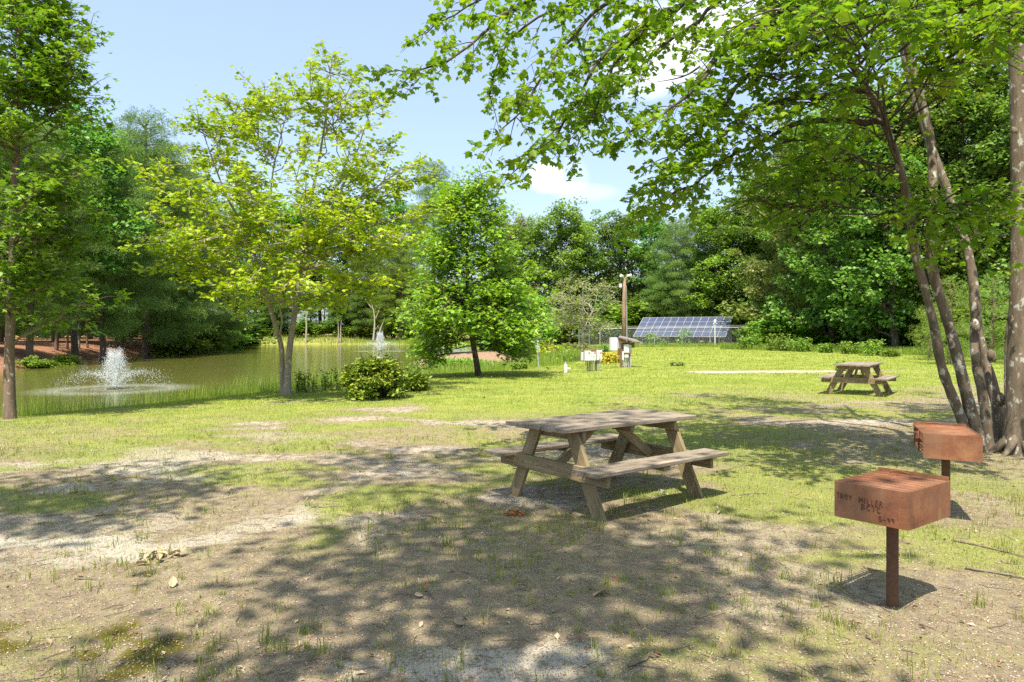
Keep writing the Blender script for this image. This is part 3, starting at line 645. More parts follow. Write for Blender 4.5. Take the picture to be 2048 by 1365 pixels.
# far end
far = [(480, 400, 122, B0, 'oak', None), (530, 395, 128, B1, 'oak', None), (585, 405, 126, B2, 'poplar', None), (640, 398, 130, B0, 'oak', None), (700, 402, 124, B3, 'oak', None), (760, 410, 128, B1, 'poplar', None),
       (815, 400, 126, B0, 'oak', None), (868, 328, 108, TALLP, 'pine', 'tall pine with a thin open top rising just left of the bright sweetgum'), (800, 470, 118, P0, 'pine_y', 'yellow green pine between the yellowing maple and the bright sweetgum'),
       (730, 500, 120, P2, 'pine', None), (560, 520, 119, P0, 'pine', None), (620, 560, 119, B3, 'poplar', None), (520, 560, 118, B3, 'poplar', None), (845, 540, 116, P2, 'pine_y', None), (675, 560, 119, B1, 'oak', None), (770, 560, 119, P2, 'pine_y', None)]
for px, yt, Y, pr, mm, lab in far:
    place(px, yt, Y, pr, lab or 'tree in the hazy row behind the far shore of the pond', None if lab else GF, leafm=M[mm], width=1.1)
for k in range(14):
    place(455 + k * 30 + rw.uniform(-8, 8), rw.uniform(628, 655), 120 + rw.uniform(-2, 3), BUSH[k % 2], 'undergrowth bush at the foot of the trees on the far shore', 'undergrowth on the far shore', name='bush', cat='bush', width=1.6, leafm=M['poplar'] if k % 3 == 0 else None)
# centre, right of the pond
mid = [(1000, 425, 104, B0, 'oak', None), (1040, 432, 100, B2, 'olive', 'thin twiggy tree with a bare top just right of the bright sweetgum'), (1075, 440, 96, B1, 'oak', None), (1112, 408, 92, B0, 'poplar', 'pale green tree with a domed top, behind the small grey tree'),
       (1150, 435, 94, B2, 'oak', None), (1190, 422, 96, B1, 'oak', 'dark domed oak between the pale tree and the light pole'), (1228, 440, 98, B0, 'olive', None), (1268, 408, 94, B1, 'oak', 'spreading dark oak behind the light pole'), (1310, 430, 92, B2, 'oak', None),
       (1352, 440, 84, P0, 'pine', 'soft pine behind the left half of the solar array'), (1395, 420, 86, P1, 'pine', None), (1320, 540, 84, P2, 'pine', None), (1425, 400, 82, B3, 'poplar', 'bright leafed tree behind the right half of the solar array'), (1470, 385, 84, B1, 'oak', None), (1440, 440, 90, P0, 'pine', None)]
for px, yt, Y, pr, mm, lab in mid:
    place(px, yt, Y, pr, lab or 'mid green tree in the wood behind the solar array and light pole', None if lab else 'trees behind the solar array and light pole', leafm=M[mm], width=1.05)
for k in range(24):
    place(1000 + k * 23 + rw.uniform(-6, 6), rw.uniform(600, 650), 84 + rw.uniform(-1, 5), BUSH[k % 2], 'dark undergrowth bush in front of the wood beyond the fence', 'undergrowth beyond the fence', name='bush', cat='bush', width=1.6)
# right wood
right = [(1548, 320, 84, B3, 'oak', 'tall dark tree at the left end of the right wood'), (1575, 300, 70, B1, 'olive', 'olive tinged tree with dry brown tips near the fence corner'), (1615, 235, 64, B0, 'olive', 'grey green oak with bare spreading branches at the wood edge'),
         (1665, 200, 58, B1, 'oak', 'dark oak whose trunk shows behind the farther picnic table'), (1720, 150, 54, B3, 'oak', 'deep green tree left of the leaning maple stems'), (1790, 120, 50, B1, 'oak', 'shadowed tree seen between the first and second maple stem'),
         (1860, 110, 50, B0, 'olive', 'brownish leaved tree seen between the middle maple stems'), (1940, 100, 48, B3, 'oak', 'dark tree behind the fourth maple stem'), (2030, 80, 46, B1, 'oak', 'dark tree behind the thickest maple stem at the right edge'), (2120, 80, 44, B0, 'oak', 'dark tree cut off by the right edge of the photo')]
for px, yt, Y, pr, mm, lab in right: place(px, yt, Y, pr, lab, GR, leafm=M[mm], width=.95)
for px, yt, Y, pr in ((1520, 340, 84, B0), (1570, 320, 80, P0), (1620, 300, 76, B1), (1690, 250, 72, P2), (1750, 220, 68, B0), (1830, 200, 66, P0), (1910, 180, 62, B1), (1990, 160, 60, B3), (2080, 160, 60, P2), (2180, 160, 56, B1)):
    place(px, yt, Y, pr, 'tree deep in the right wood, showing only through gaps of the front row', 'trees deep in the right wood', width=1.05)
for px, yt, Y, lab in ((1900, 560, 33, 'young bright green pine between the maple stems, nearest the third stem'), (1985, 555, 35, 'young bright green pine just left of the thickest maple stem'), (2060, 560, 33, 'young bright green pine at the right edge of the photo'), (1860, 610, 38, 'short young pine at the foot of the wood left of the second stem')):
    place(px, yt, Y, YPINE, lab, 'young pines at the right edge of the lawn')
for k in range(26):
    px = 1525 + k * 24 + rw.uniform(-8, 8); Y = 66 - (px - 1525) * .044 + rw.uniform(-1, 3)
    place(px, rw.uniform(590, 655), Y, BUSH[k % 2], 'leafy bush along the edge of the right wood', 'bushes along the right wood', name='bush', cat='bush', width=1.5, leafm=M['poplar'] if k % 4 == 1 else (M['pine_y'] if k % 7 == 3 else None))
# far wood that closes the gaps (reads as one mass)
fw = Tree(900); r = fw.r; N = 520
FX = []; 
for k in range(N):
    a = r.uniform(-.82, .62); d = r.uniform(128, 150) if a < -.02 else r.uniform(104, 125) if a < .3 else r.uniform(84, 100)
    if a < -.52: d = r.uniform(112, 130)
    FX.append((d * a, d, r.uniform(.5, .045 * d + 6.5) ))
fw.puff(np.array(FX), r.uniform(1.6, 2.8, N), 75, .6, flat=.9)
for k in range(90):
    x, y, z = FX[k * 5]; fw.wood.tube(np.array([(x, y, -.5), (x + .2, y, z * .5), (x, y, z + 2)]), [.2, .15, .06], 5)
e = empty('far_wood', (0, 120, 0), 'hazy mass of woodland filling the gaps behind all the rows of trees', 'woodland'); e['kind'] = 'stuff'
for mb, nm, mt in ((fw.leaf, 'foliage', M['oak']), (fw.wood, 'trunks', M['bark_dark'])):
    mb.v = [v - np.array([0, 120, 0]) for v in mb.v]; o = mb.build(nm, mt, e); o['kind'] = 'stuff'
# shade trees standing behind the photographer
for (x, y, ht, sd, rad, nl, lab) in ((-7.4, -2.4, 14, 31, 4.3, 14, 'shade tree standing behind and left of the viewpoint'), (-3.0, -2.4, 15, 32, 3.9, 12, 'shade tree standing straight behind the viewpoint'), (7.6, -5.0, 13, 33, 4.0, 11, 'shade tree standing behind and right of the viewpoint'), (-13.5, -3.6, 13, 34, 4.6, 12, 'shade tree standing far left behind the viewpoint')):
    t = Tree(sd); t.stem([(x, y, -.2), (x, y, ht * .4), (x + .2, y + .6, ht * .8)], .17, .03, 14)
    for k in range(nl):
        a = t.r.uniform(0, 6.28); rr = rad * math.sqrt(t.r.uniform(.02, 1)); T = (x + rr * math.cos(a), y + rr * math.sin(a) + 1.6, t.r.uniform(6.8, ht))
        l = t.limb_to(T, steep=.6, rmul=.16, n=7); t.puff(interp(l[0], t.r.uniform(.7, 1.05, 3)), t.r.uniform(.9, 1.8, 3), 200, .17, flat=.5, shell=.1)
    t.finish('broadleaf_tree', (x, y, 0), lab, 'tree', M['bark'], M['maple'])

# ------------------------------------------------------------------ materials of built things
def wood_mat(name, a, b, c3):
    m = Mat(name); gc = m.n('ShaderNodeAttribute', attribute_name='gc').outputs['Vector']
    n1 = m.noise(m.map(gc, (2.2, 70, 70)), 1, 6, .7); n2 = m.noise(m.map(gc, (1.6, 6, 6)), 1, 5, .65); n3 = m.noise(m.map(gc, (5, 160, 160)), 1, 4, .7)
    c = m.ramp(n1, (.28, a), (.5, b), (.75, c3)); c = m.mix(m.ramp(n2, (.35, 0), (.7, .65)), c, tuple(x * .55 for x in a))
    crack = m.ramp(n3, (.33, .85), (.42, 0)); c = m.mix(crack, c, (.03, .022, .016))
    h = m.math('SUBTRACT', n1, m.math('MULTIPLY', crack, .6)); m.bsdf(c, .85, bump=m.bump(h, .8, .006), spec=.2); return m.m
M['wood_top'] = wood_mat('weathered_plank', (.15, .12, .09), (.28, .235, .185), (.42, .37, .305))
M['wood_leg'] = wood_mat('treated_timber', (.18, .14, .08), (.30, .235, .135), (.43, .34, .20))
M['wood_old'] = wood_mat('old_brown_timber', (.14, .07, .045), (.24, .13, .085), (.36, .24, .17))
M['pole_wood'] = wood_mat('pole_wood', (.16, .10, .06), (.27, .18, .115), (.38, .28, .19))
M['galv'] = plain('galvanised_steel', (.34, .36, .37), .45, .3, .12)
M['white'] = plain('white_paint', (.60, .61, .60), .5, 0, .06)
M['boxgrey'] = plain('enamelled_grey', (.50, .51, .49), .45, 0, .08)
M['pipe'] = plain('grey_conduit', (.34, .34, .35), .5, 0, .1)
M['red'] = plain('red_sticker', (.55, .07, .04), .5)
M['black'] = plain('black_plastic', (.03, .03, .032), .5)
M['alu'] = plain('aluminium_frame', (.62, .64, .67), .35, .3, .05)
M['bolt'] = plain('zinc_bolt', (.30, .29, .27), .4, .7)

def rust_mat(name, streak=False):
    m = Mat(name); o = m.obj()
    n1 = m.noise(o, 7, 7, .65); n2 = m.noise(o, 70, 5, .7); n3 = m.noise(m.map(o, (22, 22, 1.6)), 1, 5, .65); n4 = m.noise(o, 2.6, 3)
    c = m.ramp(n1, (.3, (.125, .048, .026)), (.5, (.215, .085, .042)), (.7, (.33, .15, .065)))
    c = m.mix(m.ramp(n4, (.42, 0), (.62, .75)), c, (.21, .115, .07))
    c = m.mix(m.ramp(n2, (.55, 0), (.72, .5)), c, (.08, .035, .025))
    c = m.mix(m.ramp(n3, (.52, 0), (.68, .55 if streak else .25)), c, (.30, .235, .10) if streak else (.30, .18, .10))
    m.bsdf(c, .72, .15, bump=m.bump(m.math('ADD', n2, m.math('MULTIPLY', n1, .6)), .35, .004), spec=.35); return m.m
M['rust'] = rust_mat('rusty_steel'); M['rust_s'] = rust_mat('rusty_steel_streaked', True)
M['weld'] = plain('weld_bead', (.085, .04, .028), .55, .2, .3, 60)
M['rust_post'] = plain('rusty_brown_post', (.12, .065, .04), .85, 0, .45, 40, .2)

# ------------------------------------------------------------------ picnic tables
def picnic_table(x, y, yaw, label, group, seed):
    rng = R(seed); z = float(g(x, y))
    e = empty('picnic_table', (x, y, z), label, 'picnic table', group, yaw); L, W = 1.78, .80; UP = (0, 0, 1)
    b = MB(); n = 5; w = (W - .007 * 4) / n
    for k in range(n):
        v = -W / 2 + w / 2 + k * (w + .007); o = rng.uniform(-.012, .012) - (.03 if k == 4 else 0); b.board((-L / 2 + o, v, .742 + rng.uniform(-.003, .003)), (L / 2 + o, v, .742), w, .036, UP, rng, .004, .003)
    b.build('tabletop', M['wood_top'], e, gc=True)
    for sg_ in (-1, 1):
        b = MB()
        for k in range(2): b.board((-L / 2 + rng.uniform(-.01, .01), sg_ * (.565 + .148 * k), .425), (L / 2, sg_ * (.565 + .148 * k), .425), .14, .036, UP, rng, .005, .003)
        b.build('bench', M['wood_top'], e, gc=True)
    for u in (-1, 1):
        xx = u * (L / 2 - .235); xo = xx + u * .0
        for sg_ in (-1, 1):
            b = MB(); b.board((xx, sg_ * .60, -.03), (xx, sg_ * .235, .722), .14, .038, (1, 0, 0), rng, .004); leg = b.build('leg', M['wood_leg'], e, gc=True)
            b = MB()
            for q in (-.03, .03):
                c = np.array([xx + u * .021, sg_ * (.60 - .365 * .5) + q, .375 + q * .25]); b.tube(np.stack([c, c + (u * .05, 0, 0)]), .008, 6, True)
            b.build('bolt', M['bolt'], e)
        b = MB(); b.board((xx + u * .040, -.73, .366), (xx + u * .040, .73, .366), .135, .038, (1, 0, 0), rng, .004); b.build('bench_support', M['wood_leg'], e, gc=True)
        b = MB(); b.board((xx - u * .040, -.36, .675), (xx - u * .040, .36, .675), .09, .038, (1, 0, 0), rng, .004); b.build('top_cleat', M['wood_leg'], e, gc=True)
        b = MB(); b.board((xx - u * .0, 0, .34), (u * .12, 0, .715), .09, .038, (0, 1, 0), rng, .004); b.build('brace', M['wood_leg'], e, gc=True)
    b = MB(); b.board((0, -.36, .695), (0, .36, .695), .038, .055, UP, rng, .004); b.build('top_cleat', M['wood_leg'], e, gc=True)
    for sg_ in (-1, 1):
        b = MB(); b.board((0, sg_ * .51, .385), (0, sg_ * .77, .385), .09, .038, UP, rng, .004); b.build('bench_cleat', M['wood_leg'], e, gc=True)
    return e
picnic_table(.90, 6.88, .662, 'nearer weathered wooden picnic table, standing in dappled shade on the bare ground', 'wooden picnic tables', 1)
picnic_table(8.75, 17.9, .93, 'farther weathered picnic table on the grass under the big maple', 'wooden picnic tables', 2)

# ------------------------------------------------------------------ grills
STROKES = {'T': [[(0, 1), (1, 1)], [(.5, 1), (.5, 0)]], 'R': [[(0, 0), (0, 1), (.8, .9), (.75, .55), (0, .5)], [(.4, .5), (.9, 0)]], 'O': [[(.5, 1), (.05, .7), (.1, .2), (.5, 0), (.9, .3), (.85, .8), (.5, 1)]],
    'Y': [[(0, 1), (.5, .5), (1, 1)], [(.5, .5), (.4, 0)]], 'M': [[(0, 0), (.05, 1), (.5, .3), (.95, 1), (1, 0)]], 'I': [[(.5, 1), (.5, 0)]], 'L': [[(.1, 1), (.1, 0), (.8, 0)]], 'E': [[(.9, 1), (.1, 1), (.1, 0), (.9, 0)], [(.1, .5), (.7, .5)]],
    'B': [[(0, 0), (0, 1), (.7, .9), (.65, .55), (0, .5)], [(.5, .5), (.9, .25), (.6, 0), (0, 0)]], 'C': [[(.95, .85), (.5, 1), (.05, .6), (.1, .2), (.5, 0), (.95, .15)]], '5': [[(.9, 1), (.15, 1), (.1, .55), (.7, .55), (.85, .2), (.4, 0), (.05, .1)]],
    '-': [[(.1, .5), (.9, .5)]], '9': [[(.85, .6), (.3, .5), (.15, .85), (.5, 1), (.85, .85), (.85, .4), (.7, 0)]]}
def weld_text(b, s, u0, v0, hgt, adv, face, rng, slope=0.0):
    for k, ch in enumerate(s):
        for st in STROKES.get(ch, []):
            p = [(u0 + k * adv + x * adv * (.86 if ch == 'M' else .70), v0 + yv * hgt + slope * k) for x, yv in st]
            q = []
            for (a0, c0), (a1, c1) in zip(p[:-1], p[1:]): q += [(a0 + (a1 - a0) * w_, c0 + (c1 - c0) * w_, 0) for w_ in (0, .33, .66)]
            q = np.array(q + [(*p[-1], 0)]); q = q + rng.normal(size=q.shape) * .0006
            b.tube([face(a, c) for a, c, _ in q], .0015 + .0014 * rng.random(len(q)), 5, True)
def grill(corner_near, corner_left, corner_right, top, label, text, seed):
    """steel box on a post, open at its left end, grate on top, back plate standing a little higher"""
    rng = R(seed); n2, l2, r2 = [np.array(c, float) for c in (corner_near, corner_left, corner_right)]
    cen = (l2 + r2) / 2; z = float(g(*cen)); e = empty('charcoal_grill', (cen[0], cen[1], z), label, 'grill', 'rusty park grills')
    ex, ey = l2 - n2, r2 - n2; A, B = np.linalg.norm(ex), np.linalg.norm(ey); ux, uy = ex / A, ey / B; hb = .207; top = top - z; t = .006
    def P(a, b_, zz): return np.array([*(n2 + ux * a + uy * b_ - cen), zz])
    def slab(mb, a0, a1, b0, b1, z0, z1):
        mb.add(np.array([P(a, b_, zz) for a in (a0, a1) for b_ in (b0, b1) for zz in (z0, z1)]), [np.array([(0, 1, 3, 2), (4, 6, 7, 5), (0, 4, 5, 1), (2, 3, 7, 6), (0, 2, 6, 4), (1, 5, 7, 3)])])
    b = MB(); slab(b, 0, A, 0, t, top - hb, top); b.build('front_plate', M['rust'], e)
    b = MB(); slab(b, 0, t, t + .0005, B, top - hb, top); b.build('side_plate', M['rust_s'], e)
    b = MB(); slab(b, t + .0005, A, B - t, B, top - hb, top + .022); b.build('back_plate', M['rust'], e)
    b = MB(); slab(b, t + .0005, A - .02, t + .0005, B - t - .0005, top - hb + .004, top - hb + .010); b.build('floor_plate', M['rust'], e)
    b = MB(); nb = 15
    for k in range(nb):
        bb = .018 + (B - .045) * k / (nb - 1); p = [P(.012, bb, top - .006), P(A * .5, bb, top - .004), P(A + .006, bb, top - .005)]; b.tube([q + np.array([0, 0, .0012 * (k % 2)]) for q in p], .0068, 6, True)
    for a in (.05, A - .05): b.tube([P(a, .012, top - .018), P(a, B - .02, top - .018)], .007, 6, True)
    gr = b.build('grate', M['rust'], e, smooth=True)
    b = MB(); c = P(A * .62, B - .055, top + .004); d3 = np.array([*ux, 0]); 
    b.tube([c - d3 * .06, c - d3 * .055 + (0, 0, .012), c + (0, 0, .02), c + d3 * .055 + (0, 0, .012), c + d3 * .06], .005, 6, True); b.build('grate_handle', M['rust'], gr)
    b = MB()
    for q in (.07, .125): b.tube([P(A - .012, .012, top - hb + q), P(A - .012, B - .012, top - hb + q)], .006, 6, True)
    for q in (.5,): b.tube([P(A - .006, B * q, top - hb + .012), P(A - .002, B * q, top - .01)], .006, 6, True)
    b.build('grate_rest', M['rust_post'], e, smooth=True)
    b = MB(); pc = P(A * .5, B * .5, 0); b.tube([pc - (0, 0, .2), pc + (0, 0, (top - hb + .003) * .5), pc + (0, 0, top - hb + .003)], .033, 20); b.build('post', M['rust_post'], e, smooth=True)
    b = MB(); b.tube([pc + (0, 0, top - hb - .012), pc + (0, 0, top - hb + .001)], .05, 16, True); b.build('collar', M['rust_post'], e, smooth=False)
    if text:
        b = MB(); f = lambda a, v: P(A - a, -.001, top - hb + v)
        for s, u, v, h, ad, sl in (('TROY', .014, .112, .031, .0235, -.001), ('MILLER', .142, .108, .031, .0225, -.001), ('BCTC', .155, .071, .030, .0285, -.001), ('5-99', .252, .022, .027, .0215, .001)):
            weld_text(b, s, u, v, h, ad, f, rng, sl)
        b.build('welded_lettering', M['weld'], e, smooth=True)
    return e
grill((2.15, 3.85), (1.888, 4.157), (2.567, 4.157), .726 + .0, 'nearest rusty box grill on a post, with raised welded lettering on its front', True, 3)
grill((3.80, 5.73), (3.44, 5.94), (4.07, 6.35), .745, 'second rusty box grill, behind the lettered one, its open end facing left', False, 4)

# ------------------------------------------------------------------ fountains
def fountain(x, y, hgt, rad, label, seed, scale=1.0, n=11000):
    r = R(seed); e = empty('pond_fountain', (x, y, ZW), label, 'fountain', 'floating fountains in the pond')
    b = MB(); b.tube([(0, 0, -.1), (0, 0, .03), (0, 0, .06)], [.28, .28, .2], 20, True); b.build('float', M['black'], e, smooth=False)
    b = MB(); b.tube([(0, 0, .06), (0, 0, .14)], [.05, .035], 10, True); b.build('nozzle', M['pipe'], e)
    G = 9.8; b = MB(); tv = [(1, 0, 0), (-1, 0, 0), (0, 1, 0), (0, -1, 0), (0, 0, 2.2), (0, 0, -2.2)]
    tf = [[0, 2, 4], [2, 1, 4], [1, 3, 4], [3, 0, 4], [2, 0, 5], [1, 2, 5], [3, 1, 5], [0, 3, 5]]
    def arcs(nj, vz, vr, n, js, ds, t_pow=.8):
        a = (r.integers(0, nj, n) / nj) * 2 * math.pi + r.normal(size=n) * js * .5; sp = 1 + r.normal(size=n) * js
        T = 2 * vz / G; t = T * r.random(n) ** t_pow * sp.clip(.8, 1.1)
        rr = vr * t * sp; z = vz * sp * t - .5 * G * t * t; sprd = t / T
        P = np.stack([rr * np.cos(a), rr * np.sin(a), z + .1], -1) + r.normal(size=(n, 3)) * (.02 + ds * sprd[:, None]); P = P[P[:, 2] > 0]
        k = len(P); I = np.tile(np.eye(3)[None], (k, 1, 1)); b.inst(tv, tf, P, I[:, 0], I[:, 1], I[:, 2], r.uniform(.003, .0085, k) * scale)
    vz = math.sqrt(2 * G * hgt)
    arcs(9, vz, .36, int(n * .42), .04, .05, .75); arcs(9, vz * .95, .30, int(n * .35), .02, .012, 1.6); arcs(14, vz * .84, .7, int(n * .15), .06, .06)
    arcs(18, math.sqrt(2 * G * hgt * .44), rad * G / (2 * math.sqrt(2 * G * hgt * .44)), int(n * .3), .05, .05, 1.0)
    b.build('water_jets', M['spray'], e)
    # foam and ripples where the drops land
    b = MB(); nr_, na = 14, 72; rs = np.linspace(.05, 1.75, nr_) * rad; an = np.linspace(0, 2 * math.pi, na, endpoint=False)
    V = np.stack([np.outer(rs, np.cos(an)), np.outer(rs, np.sin(an)), np.full((nr_, na), .006)], -1).reshape(-1, 3); i = np.arange(nr_ - 1)[:, None] * na; j = np.arange(na)[None]
    b.add(V, [np.stack([i + j, i + na + j, i + na + (j + 1) % na, i + (j + 1) % na], -1).reshape(-1, 4)]); o = b.build('foam', M['foam'], e)
m = Mat('foam'); P_ = m.obj(); rr_ = m.n('ShaderNodeVectorMath', {0: P_}, operation='LENGTH').outputs['Value']
ring = m.ramp(m.math('DIVIDE', rr_, 4.0), (0, .30), (.3, .08), (.5, .30), (.62, .16), (.8, 0)); nn = m.ramp(m.noise(m.map(P_, (1.3, 4, 1)), 3.0, 7, .7), (.38, 0), (.62, 1)); n5 = m.ramp(m.noise(m.map(P_, (3, 9, 1)), 7.0, 4, .7), (.35, .3), (.7, 1))
al = m.math('MULTIPLY', m.math('MULTIPLY', ring, m.math('ADD', .25, m.math('MULTIPLY', nn, .8))), n5, True)
m.set(m.out.inputs['Surface'], m.n('ShaderNodeMixShader', {0: al, 1: m.n('ShaderNodeBsdfTransparent').outputs[0], 2: m.n('ShaderNodeBsdfDiffuse', {'Color': (.8, .82, .84)}).outputs[0]}).outputs[0]); M['foam'] = m.m
m = Mat('white_water'); m.set(m.out.inputs['Surface'], m.n('ShaderNodeMixShader', {0: .45, 1: m.n('ShaderNodeBsdfPrincipled', {'Base Color': (.85, .88, .9), 'Roughness': .25}).outputs[0], 2: m.n('ShaderNodeBsdfTranslucent', {'Color': (.85, .88, .9)}).outputs[0]}).outputs[0]); M['spray'] = m.m
def on_water(px, py): Yw = (H - ZW) * F / (py - YH); return (px - 1024) * Yw / F, Yw
fx, fy = on_water(230, 779); fountain(fx, fy, 1.30, 2.0, 'nearer fountain, spraying a tall white plume on the left of the pond', 21)
fx, fy = on_water(760, 703); fountain(fx, fy, 1.75, 2.3, 'distant fountain, a small white plume above the round shrub', 22, 2.2, 4200)

# ------------------------------------------------------------------ shrubs and small plants near the shore
def round_shrub(px, py, wpx, hpx, label, seed, n):
    x, y, z = hit(px, py); w = wpx * y / F / 2; h = hpx * y / F; t = Tree(seed); r = t.r
    for k in range(int(n)):
        a = r.uniform(0, 6.28); v = r.uniform(0, 1) ** .7; el = math.asin(v); T = np.array([x + w * .9 * math.cos(el) ** .7 * math.cos(a) * r.uniform(.75, 1.08), y + w * .9 * math.cos(el) ** .7 * math.sin(a), z + h * (.12 + .8 * v) * r.uniform(.85, 1.08)])
        B0_ = np.array([x, y, z - .05]) + r.normal(size=3) * .08 * w; p = bez(B0_, (B0_ + T) / 2 + (0, 0, .1 * h), T, 5); t.wood.tube(p, np.linspace(.012, .004, 5), 3)
        C = interp(p, r.uniform(.7, 1.03, 5)); d = norm(T - B0_); N = 52
        P_ = np.repeat(C, N // 4, 0) + r.normal(size=(5 * (N // 4), 3)) * .055; leaves(t.leaf, P_, np.tile(d, (len(P_), 1)) + r.normal(size=(len(P_), 3)) * .6, .11, r, OVAL, OVAL_F, .5, 0)
    return t.finish('shrub', (x, y, z), label, 'shrub', M['bark_dark'], M['rhodo'], leafname='foliage')
round_shrub(752, 796, 150, 84, 'large round shrub with reddish young leaves right of the yellowing maple', 41, 150)
round_shrub(828, 782, 54, 34, 'small low shrub touching the right side of the large round shrub', 42, 38)
def weed(px, py, wpx, hpx, label, seed, mat='shrub', n=60, group=None, cat='plant', name='waterside_weed'):
    x, y, z = hit(px, py); w = wpx * y / F / 2; h = hpx * y / F; t = Tree(seed); r = t.r
    for k in range(n):
        a = r.uniform(0, 6.28); q = w * math.sqrt(r.random()); A = np.array([x + q * math.cos(a), y + q * math.sin(a), z - .04]); T = A + np.array([*(r.normal(size=2) * .12 * h), h * r.uniform(.6, 1.05)])
        t.wood.tube([A, (A + T) / 2 + r.normal(size=3) * .01, T], [.006, .004, .002], 3); C = interp([A, T], r.uniform(.15, 1.0, 26)); leaves(t.leaf, C, r.normal(size=(26, 3)) * np.array([1, 1, .4]), .075 * max(1, y / 22), r, OVAL, OVAL_F, .6, .1)
    return t.finish(name, (x, y, z), label, cat, M['bark_dark'], M[mat], group, 'foliage')
weed(615, 786, 48, 48, 'dark leafy weed clump standing in the shallows just right of the yellowing maple', 51, 'shrub', 26)
weed(664, 782, 40, 50, 'dark leafy weed clump in the shallows next to the large round shrub', 52, 'shrub', 22)
weed(1354, 732, 28, 10, 'low scruffy plant alone on the lawn right of the roofed post', 53, 'olive', 34)
weed(1683, 742, 22, 24, 'tiny feathery pine seedling behind the farther picnic table', 54, 'pine_y', 26, name='seedling')
m = leaf_mat('goldenrod', [(.20, .22, .02), (.45, .36, .02), (.55, .33, .05)], .2, clump=.8); M['gold'] = m
for k, (px, py, w, h) in enumerate(((1215, 727, 50, 24), (1190, 712, 40, 18), (1110, 712, 44, 20), (1150, 704, 50, 20), (1085, 700, 40, 18), (1182, 722, 40, 22))):
    weed(px, py, w, h, 'weedy clump with yellow and orange flowers between the grey boxes and the pond inlet', 60 + k, 'gold' if k % 2 == 0 else 'olive', 60, 'flowering weeds by the pond inlet')
weed(1213, 722, 16, 40, 'tall dark rush clump right behind the four grey boxes', 71, 'oak', 26)
for k, (px, py, w, h) in enumerate(((905, 736, 60, 22), (960, 738, 60, 18), (870, 732, 40, 22), (1010, 738, 50, 14), (930, 737, 40, 20), (1040, 740, 30, 16))):
    weed(px, py, w, h, 'yellow green leafy plant at the waterline of the small island', 80 + k, 'poplar', 60, 'plants around the island shore')
for k, (px, py, w, h) in enumerate(((1500, 700, 40, 34), (1560, 702, 50, 36), (1600, 704, 44, 30), (1700, 708, 40, 26), (1742, 712, 44, 34), (1780, 714, 30, 18), (1650, 706, 26, 20), (1880, 716, 44, 24), (1520, 694, 30, 30))):
    weed(px, py, w, h, 'light green weed clump at the foot of the right wood', 90 + k, 'pine_y' if k % 2 else 'poplar', 46, 'weeds at the foot of the right wood')
for k, (px, w, h) in enumerate(((1368, 26, 34), (1310, 20, 22), (1330, 18, 16), (1270, 12, 14), (1300, 14, 28))):
    weed(px, 691, w, h, 'small green sapling growing against the chain link fence', 110 + k, 'poplar', 26, 'saplings along the fence')

# small grey tree, dead tree, island trees
def small_tree(px, py, ytop, wpx, label, seed, leafm, bark, nl, lean=0, n=10, lsz=.14, r0=.07):
    x, y, z = hit(px, py); t = Tree(seed); r = t.r; P = lambda a, b_, dy=0: at(a, b_, y + dy)
    hm = (py - ytop); t.stem([P(px, py + 4), P(px - lean * .3, py - hm * .2), P(px - lean * .6, py - hm * .45), P(px - lean, ytop + hm * .12)], r0, .012, 18)
    t.stem([P(px - lean * .5, py - hm * .36), P(px + wpx * .16, py - hm * .65, .5), P(px + wpx * .2, ytop + hm * .1, .6)], r0 * .6, .01, 10); t.stem([P(px - lean * .5, py - hm * .4), P(px - wpx * .18, py - hm * .65, -.4), P(px - wpx * .26, ytop + hm * .08, -.5)], r0 * .6, .01, 10)
    for k in range(nl):
        v = r.random(); a = r.uniform(0, 6.28); rr = wpx / 2 * math.sin(math.pi * (.22 + .6 * v)) * r.uniform(.6, 1.05)
        l = t.limb_to(P(px - lean * v + rr * math.cos(a), py - hm * (.32 + .68 * v), rr * math.sin(a) / F * y), steep=.5, rmul=.4, minr=.01, n=6)
        if n: t.spray(l, 4, .5 * y / 30, n, lsz, KITE, KITE_F, t0=.4, flat=.6, sub=2, spread=.08 * y / 30, twr=.006 * y / 30)
    return t.finish('small_tree', (x, y, z), label, 'tree', bark, leafm)
small_tree(1164, 722, 556, 165, 'small grey barked tree with a thin brownish crown behind the grey boxes', 121, M['olive'], M['bark_pale'], 44, -2, 5, .14, .07)
def dead_tree(px, py, label, paths, seed, r0):
    x, y, z = hit(px, py); b = MB()
    for k, pth in enumerate(paths): b.tube(smooth_poly([at(a, c, y + .2 * k) for a, c in pth], 12), np.linspace(r0 if k < 2 else r0 * .5, r0 * .2, 12), 5)
    e = empty('dead_tree', (x, y, z), label, 'dead tree'); b.v = [v - np.array([x, y, z]) for v in b.v]; b.build('trunk', M['bark_pale'], e, smooth=True)
dead_tree(748, 684, 'bleached bare dead tree on the far shore left of the bright sweetgum', [[(746, 686), (750, 650), (748, 620), (740, 600)], [(753, 686), (762, 655), (770, 636)], [(750, 640), (758, 622), (763, 604)], [(748, 622), (738, 610), (730, 598)], [(750, 660), (757, 652)]], 1, .22)
dead_tree(612, 688, 'straight pale bare trunk on the far shore just right of the yellowing maple stems', [[(612, 689), (613, 650), (612, 612), (610, 590)], [(612, 640), (618, 612)]], 2, .2)
dead_tree(677, 688, 'pair of thin pale trunks on the far shore between the maple and the round shrub', [[(676, 689), (677, 665), (676, 640)], [(681, 689), (681, 660), (683, 640)]], 3, .14)
small_tree(1062, 716, 600, 110, 'leaning grey tree on the near end of the inlet, half hidden by the bright sweetgum', 124, M['gum'], M['bark_pale'], 40, 16, 12, .2, .11)
small_tree(893, 708, 580, 120, 'broadleaf tree standing on the little island behind the bright sweetgum', 125, M['oak'], M['bark_dark'], 46, 0, 14, .24, .14)

